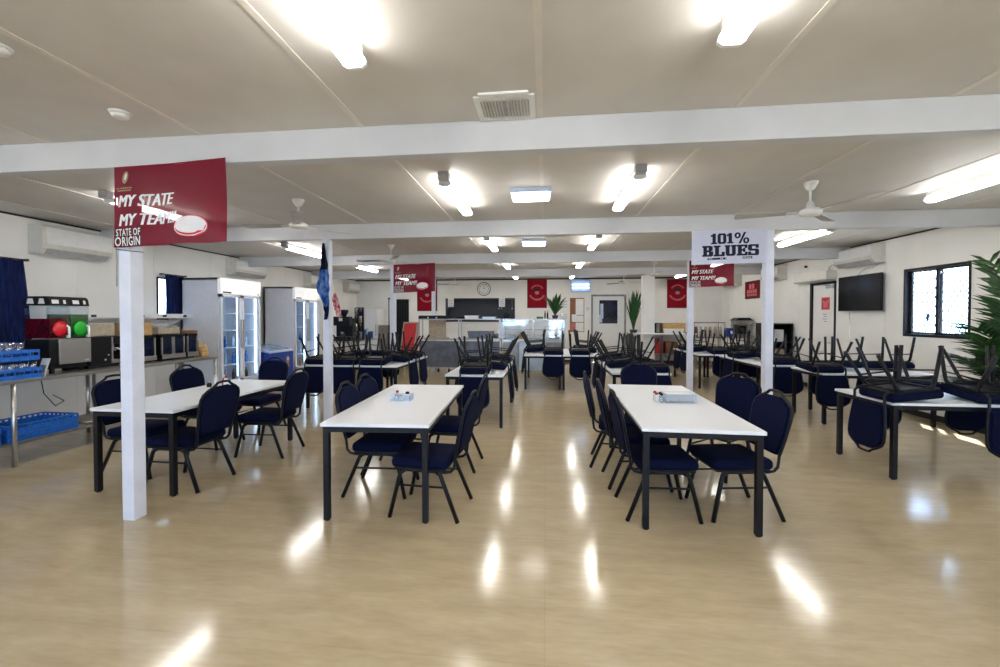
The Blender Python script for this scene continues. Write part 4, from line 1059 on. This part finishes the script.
cx = -2.36
carton('carton', (-3.27, 11.45, .951), (-2.84, 11.75, 1.465), 'beige', 'tall cream carton under the shelf at the fridge end of the counter')
t = thing('warming_hood', 'black hood with two white knobs on the fridge end of the counter', 'hood', (-3.13, 11.5, 1.501))
MB().prism([(-.18, 0), (.18, 0), (.18, .05), (.12, .09), (-.12, .09), (-.18, .05)], lambda u, v, w: (w, u, v), 0, (-.40, .40)).build('casing', 'blackp', t)
MB().lathe([(.022, 0), (.018, .03)], (-.12, -.182, .03), 12, mx=Matrix.Rotation(PI / 2, 3, 'X')).lathe([(.022, 0), (.018, .03)], (.12, -.182, .03), 12, mx=Matrix.Rotation(PI / 2, 3, 'X')).build('knob', 'white', t)
def gastro(loc, w, d, h, mn, label, name='food_tray'):
    o = MB().prism([(-w * .46, 0), (w * .46, 0), (w / 2, h), (w / 2 + .012, h), (w / 2 + .012, h + .006), (-w / 2 - .012, h + .006), (-w / 2 - .012, h), (-w / 2, h)], lambda u, v, q: (u, q, v), 0, (-d / 2, d / 2)).build(name, mn, loc=loc)
    return tag(o, label, 'tray')
gastro((-2.05, 11.52, 1.5005), .36, .25, .085, 'white', 'white rectangular tray on top of the counter shelf')
gastro((-1.55, 11.52, 1.5005), .36, .25, .05, 'steel', 'shallow steel tray on top of the counter shelf')
for k, x in enumerate((-1.72, -1.40)):
    tag(MB().lathe([(.07, 0), (.09, .05), (.095, .09), (.05, .11), (.02, .125)], seg=18).build('steel_pot', 'steeld', loc=(x, 11.62, 1.557)) if False else MB().lathe([(.06, 0), (.07, .05), (.075, .09), (.05, .11), (.02, .125)], seg=18).build('steel_pot', 'steeld', loc=(x, 11.9, .951)), 'small lidded steel pot on the counter, %s' % ('behind the middle rail' if k == 0 else 'closer to the glass case'), 'pot')
gastro((-1.78, 11.5, .951), .72, .28, .20, 'servfront', 'wide blue-grey tub under the counter shelf', 'food_tub')
gastro((-2.52, 11.5, .951), .3, .26, .12, 'white', 'white tray stacked under the counter shelf by the cream carton')
t = thing('glass_display_case', 'steel framed glass food display beside the serving counter', 'display case', (-.31, 11.68, 0))
w = .86
MB().box2((-w, -.38, .88), (w, .38, .94), .004).build('deck', 'steel', t)
m = MB()
for x in (-w + .02, 0.0, w - .02): m.box2((x - .014, -.38, .94), (x + .014, -.352, 1.47)).box2((x - .014, .352, .94), (x + .014, .38, 1.47))
m.box2((-w, -.38, 1.47), (w, -.35, 1.50)).box2((-w, .35, 1.47), (w, .38, 1.50)).box2((-w, -.38, 1.18), (w, -.36, 1.20)); m.build('frame', 'steel', t)
MB().box2((-w, -.35, 1.475), (w, .35, 1.49)).build('top_shelf', 'steel', t)
MB().box2((-w + .034, -.372, .945), (-.016, -.368, 1.465)).build('glass_front', 'glass', t)
MB().box2((.016, -.372, .945), (w - .034, -.368, 1.465)).build('glass_front', 'glass', t)
MB().box2((-w + .034, -.3, 1.19), (w - .034, .3, 1.198)).build('inner_shelf', 'steel', t)
MB().box2((-w + .02, -.34, .10), (-.40, .36, .88), .004).box2((.33, -.34, .10), (w - .02, .36, .88), .004).build('side_cupboard', 'steeld', t)
MB().box2((-.39, -.37, .10), (.32, .36, .88), .006).build('pale_cupboard', 'bmfront', t)
MB().box2((-.355, -.376, .14), (.285, -.371, .84), .003).build('cupboard_door', 'bmfront', t)
MB().box2((-w + .02, -.36, .86), (w - .02, -.37, .88)).build('front_rail', 'steel', t)
m = MB()
for x in (-w + .06, w - .06):
    for y in (-.3, .3): m.lathe([(.02, 0), (.02, .10)], (x, y, 0), 10)
m.build('foot', 'steel', t)
for k, (x, c) in enumerate(((-.95, 'white'), (-.62, 'bread'), (.0, 'white'), (.28, 'beige'))):
    gastro((x, 11.66, .941), .26, .4, .10, c, ('%s food tray inside the glass display, %s' % (('white', 'amber', 'white', 'beige')[k], ('nearest the counter', 'second along', 'past its middle rail', 'at the plant end')[k])))
leafy((.28, 11.70, 1.5005), 46, .68, 'green leafy plant in a dark pot on the glass display', .09, .10, .045, .60, seed=9)
t = thing('towel_dispenser', 'rounded white dispenser at the end of the glass display', 'dispenser', (.47, 11.42, 1.5005))
MB().lathe([(.055, 0), (.055, .14), (.045, .165), (.02, .18)], seg=18).build('body', 'white', t)
MB().lathe([(.04, -.02), (.042, 0)], (0, 0, .1), 12, mx=Matrix.Rotation(PI / 2, 3, 'X')).build('window', 'grey', t)
tag(MB().box2((-.09, -.03, 0), (.09, .03, .06), .006).build('sauce_box', 'leaf2', loc=(-.14, 11.5, 1.5005)), 'small green box on top of the glass display', 'box')
for k, x in enumerate((.0, .07)):
    tag(MB().lathe([(.02, 0), (.02, .14), (.009, .18), (.009, .22)], seg=10).build('dark_bottle', 'blackp', loc=(x, 11.55, 1.5005)), 'slim dark bottle on the glass display, %s' % ('next to the green box' if k == 0 else 'next to the plant'), 'bottle')
# things on the sill of the hatch
for k, (x, w_, h_, mn, lb) in enumerate(((-2.95, .35, .12, 'blackp', 'black appliance low in the kitchen hatch'), (-1.35, .2, .26, 'blackp', 'dark mixer at the window side of the kitchen hatch'))):
    tag(MB().box((0, 0, h_ / 2), (w_, .24, h_), .03).box((0, -.02, h_ + .01), (w_ * .6, .16, .02), .006).build('appliance', mn, loc=(x, BY + .18, HATCH[2] + .0005)), lb, 'appliance')
for k, (x, mn) in enumerate(((-1.62, 'steel'), (-1.52, 'steel'), (-1.15, 'steel'))):
    tag(MB().tube([(0, 0, 0), (.01, -.01, -.3)], .006, 6).lathe([(.03, -.36), (.035, -.33), (.012, -.3)], (.01, -.01, 0), 10).build('ladle', mn, loc=(x, BY + .1, HATCH[3] - .032)), 'steel ladle hanging in the hatch, %s' % ('behind the paper', 'middle one', 'at the window side')[k], 'ladle', 'hanging ladles')
for k, x in enumerate((-3.305, -1.49)):
    o = MB(); o.box((0, 0, -.155), (.21, .003, .31)); 
    for j in range(4): o.box((0, -.002, -.06 - j * .06), (.15 - .03 * (j % 2), .002, .012), mi=1)
    tag(o.build('menu_sheet', ['paper', 'ink_grey'], loc=(x, BY - .008, 2.21)), 'white menu sheet hung at the %s end of the kitchen hatch' % ('fridge' if k == 0 else 'window'), 'paper')
# clock
t = thing('wall_clock', 'round white wall clock with dark numerals above the kitchen hatch', 'clock', (-2.125, BY, 2.53))
rx = Matrix.Rotation(PI / 2, 3, 'X')
MB().lathe([(.235, .002), (.245, .02), (.235, .035), (.215, .03)], seg=36, mx=rx).build('rim', 'steeld', t)
MB().lathe([(.212, .036), (.212, .040)], seg=36, mx=rx).build('face', 'paper', t)
m = MB()
for k in range(12):
    a = PI / 2 - k * PI / 6; tx, fs = text_mesh(str(12 if k == 0 else k), 1, 0, .02)
    w_ = .018 * (1.7 if k in (0, 10, 11) else 1); c = (math.cos(a) * .165, math.sin(a) * .165)
    add_flat(m, fit_text(tx, c[0] - w_, c[1] - .024, c[0] + w_, c[1] + .024), fs, lambda x, z: (x, -.0415, z))
m.build('numerals', 'ink_black', t)
MB().box((0, -.044, .06), (.008, .002, .13)).box((.035, -.044, .02), (.09, .002, .012), rot=Matrix.Rotation(-.5, 3, 'Y')).build('hands', 'ink_black', t)
# insect light
t = thing('insect_light', 'bluish wall insect light box above the notice board', 'light box', (1.20, BY, 2.60))
MB().box2((-.32, -.10, -.20), (.32, -.002, -.17)).box2((-.32, -.10, .17), (.32, -.002, .20)).box2((-.32, -.10, -.17), (-.29, -.002, .17)).box2((.29, -.10, -.17), (.32, -.002, .17)).box2((-.29, -.02, -.17), (.29, -.002, .17)).build('case', 'bluecase', t)
for z in (-.06, .05): MB().tube([(-.285, -.06, z), (.285, -.06, z)], .018, 10).build('tube_lamp', 'bluelamp', t)
for s in (-1, 1): MB().tube([(s * .25, -.05, .20), (s * .25, -.05, .279)], .004, 5).build('hanger', 'dark', t)
# notice board and papers
t = thing('pin_board', 'cork notice board with papers beside the office door', 'notice board', (1.09, BY, 1.62))
MB().box2((-.24, -.02, -.58), (.24, -.002, .58)).build('board', 'timber', t)
m = MB()
for a in ((-.05, -.0, .22, .55), (-.18, -.24, -.01, .02), (-.04, -.24, .22, -.02), (-.05, -.56, .22, -.26)): m.box2((a[0], -.024, a[1]), (a[2], -.0205, a[3]))
m.build('papers', 'paper', t)
MB().box2((-.22, -.024, -.55), (-.06, -.0205, -.28)).build('red_leaflet', 'ink_pink', t)
for k, (x0, z0, x1, z1, lb) in enumerate(((.45, 1.78, .80, 2.22, 'large white notice on the far wall left of the cork board'), (.58, 1.42, .80, 1.74, 'small white notice below the large one by the cork board'), (1.37, 1.72, 1.53, 1.95, 'small white notice between the cork board and the office door'))):
    lb = lb.replace('left of', 'beside')
    o = MB().box2((0, -.004, 0), (x1 - x0, -.001, z1 - z0)); 
    for j in range(3): o.box2((.03, -.006, (z1 - z0) * (.25 + .2 * j)), (x1 - x0 - .04, -.0045, (z1 - z0) * (.25 + .2 * j) + .015), mi=1)
    tag(o.build('paper_sign', ['paper', 'ink_grey'], loc=(x0, BY, z0)), lb, 'notice')

# ------------------------------------------------------------------ far fridge side corner
t = thing('steel_bench', 'steel bench with drink machines beyond the second display fridge', 'bench', (-5.5, 11.5, 0))
MB().box2((-.4, -.95, .86), (.4, .95, .90), .004).build('bench_top', 'steel', t)
MB().box2((-.37, -.92, .2), (.37, .92, .22)).build('lower_shelf', 'steeld', t)
for a in (-.36, .36):
    for b in (-.9, .9): MB().lathe([(.02, 0), (.02, .86)], (a, b, 0), 10).build('leg', 'steel', t)
t = thing('coffee_machine', 'tall black coffee machine with a white sticker behind the folded flag post', 'coffee machine', (-5.42, 10.75, .901))
MB().box2((-.22, -.18, 0), (.24, .2, .12), .01).box2((-.22, -.02, .12), (.24, .2, .62), .01).box2((-.22, -.18, .42), (.24, -.02, .66), .01).build('body', 'blackp', t)
MB().box2((-.06, -.184, .54), (.04, -.181, .62)).build('sticker', 'white', t)
MB().lathe([(.05, .66), (.11, .80), (.11, .84), (.03, .85)], seg=16).build('bean_hopper', 'dglass', t)
MB().lathe([(.045, .121), (.06, .26)], (0, -.1, 0), 14).build('jug', 'tumbler', t)
t = thing('cup_tower', 'tall dark cup dispenser beside the black coffee machine', 'dispenser', (-5.16, 11.1, .901))
MB().box2((-.14, -.1, 0), (.1, .1, .03)).box2((-.14, .06, .03), (.1, .1, .92)).build('stand', 'blackp', t)
for k in range(2):
    for j in range(4): MB().lathe([(.042, 0), (.05, .2)], (-.085 + k * .12, -.005, .04 + j * .22), 12).build('cup_tube', 'steeld' if (j + k) % 2 else 'dglass', t)
for k, (x, y, h, mn, lb) in enumerate(((-5.30, 11.75, .28, 'crate', 'stack of blue cups on the far steel bench'), (-5.2, 12.0, .22, 'crate', 'lower blue cup stack on the far steel bench'), (-5.42, 12.2, .3, 'steel', 'steel flask on the far steel bench'))):
    o = MB()
    if mn == 'crate':
        for j in range(5): o.lathe([(.04, 0), (.055, .07), (.06, .075)], (0, 0, j * (h - .075) / 4), 14)
    else: o.lathe([(.05, 0), (.055, h * .7), (.035, h * .85), (.035, h)], seg=16)
    tag(o.build('cup_stack' if mn == 'crate' else 'flask', mn, loc=(x, y, .901)), lb, 'cups' if mn == 'crate' else 'flask')
t = thing('upright_fridge', 'plain white single-door fridge in the far fridge side corner', 'fridge', (-5.99, 13.9, 0))
MB().box2((-.33, -.28, .04), (.33, .3, 1.82), .01).box2((-.3, -.25, 0), (.3, .25, .04)).build('cabinet', 'white', t)
MB().box2((-.33, -.33, .08), (.33, -.285, 1.82), .012).build('door', 'fridgew', t)
MB().box2((.26, -.36, .9), (.29, -.331, 1.3), .006).build('handle', 'grey', t)
carton('storage_box', (-5.60, 13.55, 0), (-5.35, 13.9, 1.27), 'steeld', 'grey metal box cupboard beside the plain white fridge', 'cupboard')
t = thing('folding_board', 'red folding floor board in a pale frame behind the upended chairs', 'sign board', (-3.27, 9.75, 0))
for s in (1, -1):
    f = lambda u, v, w, s=s: (u + .07 * (v - .7), s * (.26 - .17 * v + w), v)
    MB().prism([(-.155, .72), (.155, .72), (.155, 1.40), (-.155, 1.40)], f, 0, (-.006, .006)).build('panel', 'red', t)
    m = MB()
    for a, b in ((-.18, -.155), (.155, .18)): m.prism([(a, 0), (b, 0), (b, 1.43), (a, 1.43)], f, 0, (-.014, .014))
    m.prism([(-.155, 1.40), (.155, 1.40), (.155, 1.43), (-.155, 1.43)], f, 0, (-.014, .014)).prism([(-.155, .69), (.155, .69), (.155, .72), (-.155, .72)], f, 0, (-.014, .014)); m.build('frame', 'beige', t)
tag(MB().tube([(-3.33, 8.60, 1.95), (-3.33, 8.60, .5)], .012, 8).box2((-3.345, 8.585, 1.93), (-3.30, 8.615, 1.96)).build('conduit_pipe', 'dark'), 'thin dark pipe beside the third fridge side post', 'pipe')

# ------------------------------------------------------------------ far window side corner
t = thing('high_table', 'narrow white topped high table in front of the boxed column', 'table', (3.12, 11.33, 0))
MB().box2((-.78, -.14, 1.09), (.78, .14, 1.125), .004).build('tabletop', 'tabletop', t)
for a in (-.74, .74): MB().box2((a - .02, -.12, 0), (a + .02, -.08, 1.09)).box2((a - .02, .08, 0), (a + .02, .12, 1.09)).box2((a - .02, -.08, .1), (a + .02, .08, .14)).build('leg', 'steel', t)
t = thing('side_bench', 'white topped steel bench against the far wall, carrying the microwave', 'bench', (3.68, 13.95, 0))
MB().box2((-.82, -.4, .99), (.82, .4, 1.03), .004).build('bench_top', 'tabletop', t)
MB().box2((-.80, -.37, .36), (.80, .38, .38)).build('lower_shelf', 'steeld', t)
for a in (-.79, .79):
    for b in (-.36, .36): MB().box2((a - .02, b - .02, 0), (a + .02, b + .02, .99)).build('leg', 'steel', t)
t = thing('microwave_oven', 'small black microwave on the far white bench', 'microwave', (3.45, 13.95, 1.031))
MB().box2((-.22, -.2, .01), (.22, .2, .33), .008).box2((-.18, -.16, 0), (.18, .16, .01)).build('body', 'blackp', t)
MB().box2((-.20, -.212, .03), (.08, -.201, .31), .003).build('door', 'dglass', t)
MB().box2((.1, -.206, .03), (.2, -.201, .31)).build('control_panel', 'steeld', t)
carton('carton', (3.76, 13.8, 1.031), (4.46, 14.2, 1.36), 'brownbox', 'wide brown carton beside the microwave')
gastro((4.05, 13.7, 1.031), .6, .16, .14, 'white', 'white tray of napkins in front of the wide brown carton')
for k, (a, b, mn, lb) in enumerate((((3.35, 13.7, .381), (3.75, 14.1, .85), 'redlid', 'dark red box under the far white bench'), ((3.82, 13.7, .381), (4.2, 14.1, .75), 'timber', 'brown box under the far white bench'), ((2.95, 13.7, .381), (3.28, 14.1, .9), 'beige', 'cream box under the far white bench'))): carton('storage_box', a, b, mn, lb)
def wire_rack(loc, W, D, H, n, label):
    t = thing('wire_rack', label, 'rack', loc)
    for sx in (-1, 1):
        for sy in (-1, 1): MB().lathe([(.012, 0), (.012, H)], (sx * W / 2, sy * D / 2, 0), 8).build('post', 'steeld', t)
    for k in range(n):
        z = .12 + (H - .15) * k / (n - 1); m = MB()
        for sy in (-1, 1): m.box((0, sy * D / 2, z), (W, .01, .025))
        for sx in (-1, 1): m.box((sx * W / 2, 0, z), (.01, D, .025))
        for q in range(1, 12): m.box((-W / 2 + W * q / 12, 0, z), (.005, D, .005))
        m.build('shelf', 'steeld', t)
    return t
wire_rack((4.58, 12.4, 0), .82, .45, 1.42, 4, 'wire rack of jars near the far window side corner')
zz = [.12 + 1.27 * k / 3 + .013 for k in range(4)]
for k in range(3):
    for j in range(6):
        h = (.26, .22, .3)[k]; mn = ('beige', 'steel', 'timber', 'glass', 'beige', 'steel')[(j + k) % 6]
        if mn == 'glass': mn = 'tumbler'
        tag(MB().lathe([(.048, 0), (.052, h * .7), (.035, h * .85), (.04, h)], seg=10).build('storage_jar', mn, loc=(4.26 + j * .13, 12.3, zz[k])), '%s jar on the wire rack, %s shelf' % ({'beige': 'cream', 'steel': 'steel', 'timber': 'brown', 'tumbler': 'clear'}[mn], ('lowest', 'second', 'third')[k]), 'jar', 'jars on the wire rack')
wire_rack((5.40, 12.4, 0), .70, .5, 1.0, 3, 'low wire rack carrying the coffee urn by the corner')
t = thing('coffee_urn', 'grey and black bulk coffee brewer with wide lid on the low rack', 'coffee urn', (5.52, 12.4, 1.0))
MB().box2((-.2, -.2, 0), (.2, .2, .06)).box2((-.2, .05, .06), (.2, .2, .45)).box2((-.2, -.2, .34), (.2, .05, .45), .01).build('body', 'steeld', t)
MB().lathe([(.09, .061), (.1, .2), (.08, .3)], (0, -.08, 0), 16).build('jug', 'blackp', t)
MB().prism([(-.24, .451), (.24, .451), (.13, .53), (-.13, .53)], lambda u, v, w: (u, w, v), 0, (-.2, .2)).build('lid', 'blackp', t)
tag(MB().box2((-.09, -.1, 0), (.09, .1, .24), .01).box2((-.02, -.104, .08), (.06, -.1005, .16), mi=1).build('blue_packet', ['bluebox', 'paper'], loc=(5.16, 12.35, 1.0)), 'blue packet with a pale mark on the low wire rack', 'packet')
t = thing('display_cabinet', 'black open display cabinet against the wall below the far air conditioner', 'cabinet', (5.53, 10.75, 0))
MB().box2((-.22, -.4, 0), (-.19, .4, 1.40)).box2((.19, -.4, 0), (.22, .4, 1.40)).box2((-.19, .37, 0), (.19, .4, 1.40)).box2((-.19, -.4, 1.37), (.19, .37, 1.40)).box2((-.19, -.4, 0), (.19, .37, .06)).build('carcass', 'blackp', t)
for z in (.5, .95): MB().box2((-.19, -.38, z), (.19, .37, z + .02)).build('shelf', 'blackp', t)
carton('carton', (5.38, 10.45, .971), (5.6, 10.8, 1.25), 'paper', 'white carton inside the black display cabinet')
carton('carton', (5.4, 10.45, .521), (5.66, 10.8, .8), 'beige', 'cream carton low inside the black display cabinet')

# ------------------------------------------------------------------ light from outside, camera
w = bpy.data.worlds.new('daylight'); sc.world = w; w.use_nodes = True
bg = w.node_tree.nodes['Background']; bg.inputs[0].default_value = (.52, .72, 1, 1); bg.inputs[1].default_value = 9
sun = bpy.data.lights.new('sun', 'SUN'); sun.energy = 40; sun.angle = R(.8); sun.color = (1, .96, .88)
so = bpy.data.objects.new('sun', sun); COL.objects.link(so)
so.rotation_euler = Vector((-.31, -.48, -1.08)).to_track_quat('-Z', 'Y').to_euler()
def portal(loc, rot, sx, sy):
    a = bpy.data.lights.new('portal', 'AREA'); a.shape = 'RECTANGLE'; a.size = sx; a.size_y = sy; a.cycles.is_portal = True
    o = bpy.data.objects.new('portal', a); COL.objects.link(o); o.location = loc; o.rotation_euler = rot
portal((RX + .12, 6.885, 1.78), (0, R(90), 0), 1.08, 1.07)
portal((RX + .12, 1.75, 1.78), (0, R(90), 0), 1.08, 1.1)
portal((RX + .12, -2.05, 1.78), (0, R(90), 0), 1.08, 1.1)
portal((-3.4, Y0 - .12, 1.6), (R(90), 0, 0), 4.4, 1.4)
portal((1.2, Y0 - .12, 1.12), (R(90), 0, 0), 2., 2.25)
cam = bpy.data.cameras.new('camera'); co = bpy.data.objects.new('camera', cam); COL.objects.link(co); sc.camera = co
cam.sensor_width = 36; cam.lens = 36 * .415; cam.shift_y = -.00926; cam.clip_start = .05
co.location = (0, 0, 1.55); co.rotation_euler = (R(89), 0, math.atan(45 / 415))
sc.view_settings.view_transform = 'Standard'; sc.view_settings.look = 'None'; sc.view_settings.gamma = 1; sc.view_settings.use_curve_mapping = False
sc.view_settings.exposure = .72
sc.cycles.max_bounces = 10; sc.cycles.diffuse_bounces = 5; sc.cycles.glossy_bounces = 4; sc.cycles.transparent_max_bounces = 14
sc.cycles.sample_clamp_indirect = 6
sc.cycles.use_denoising = True
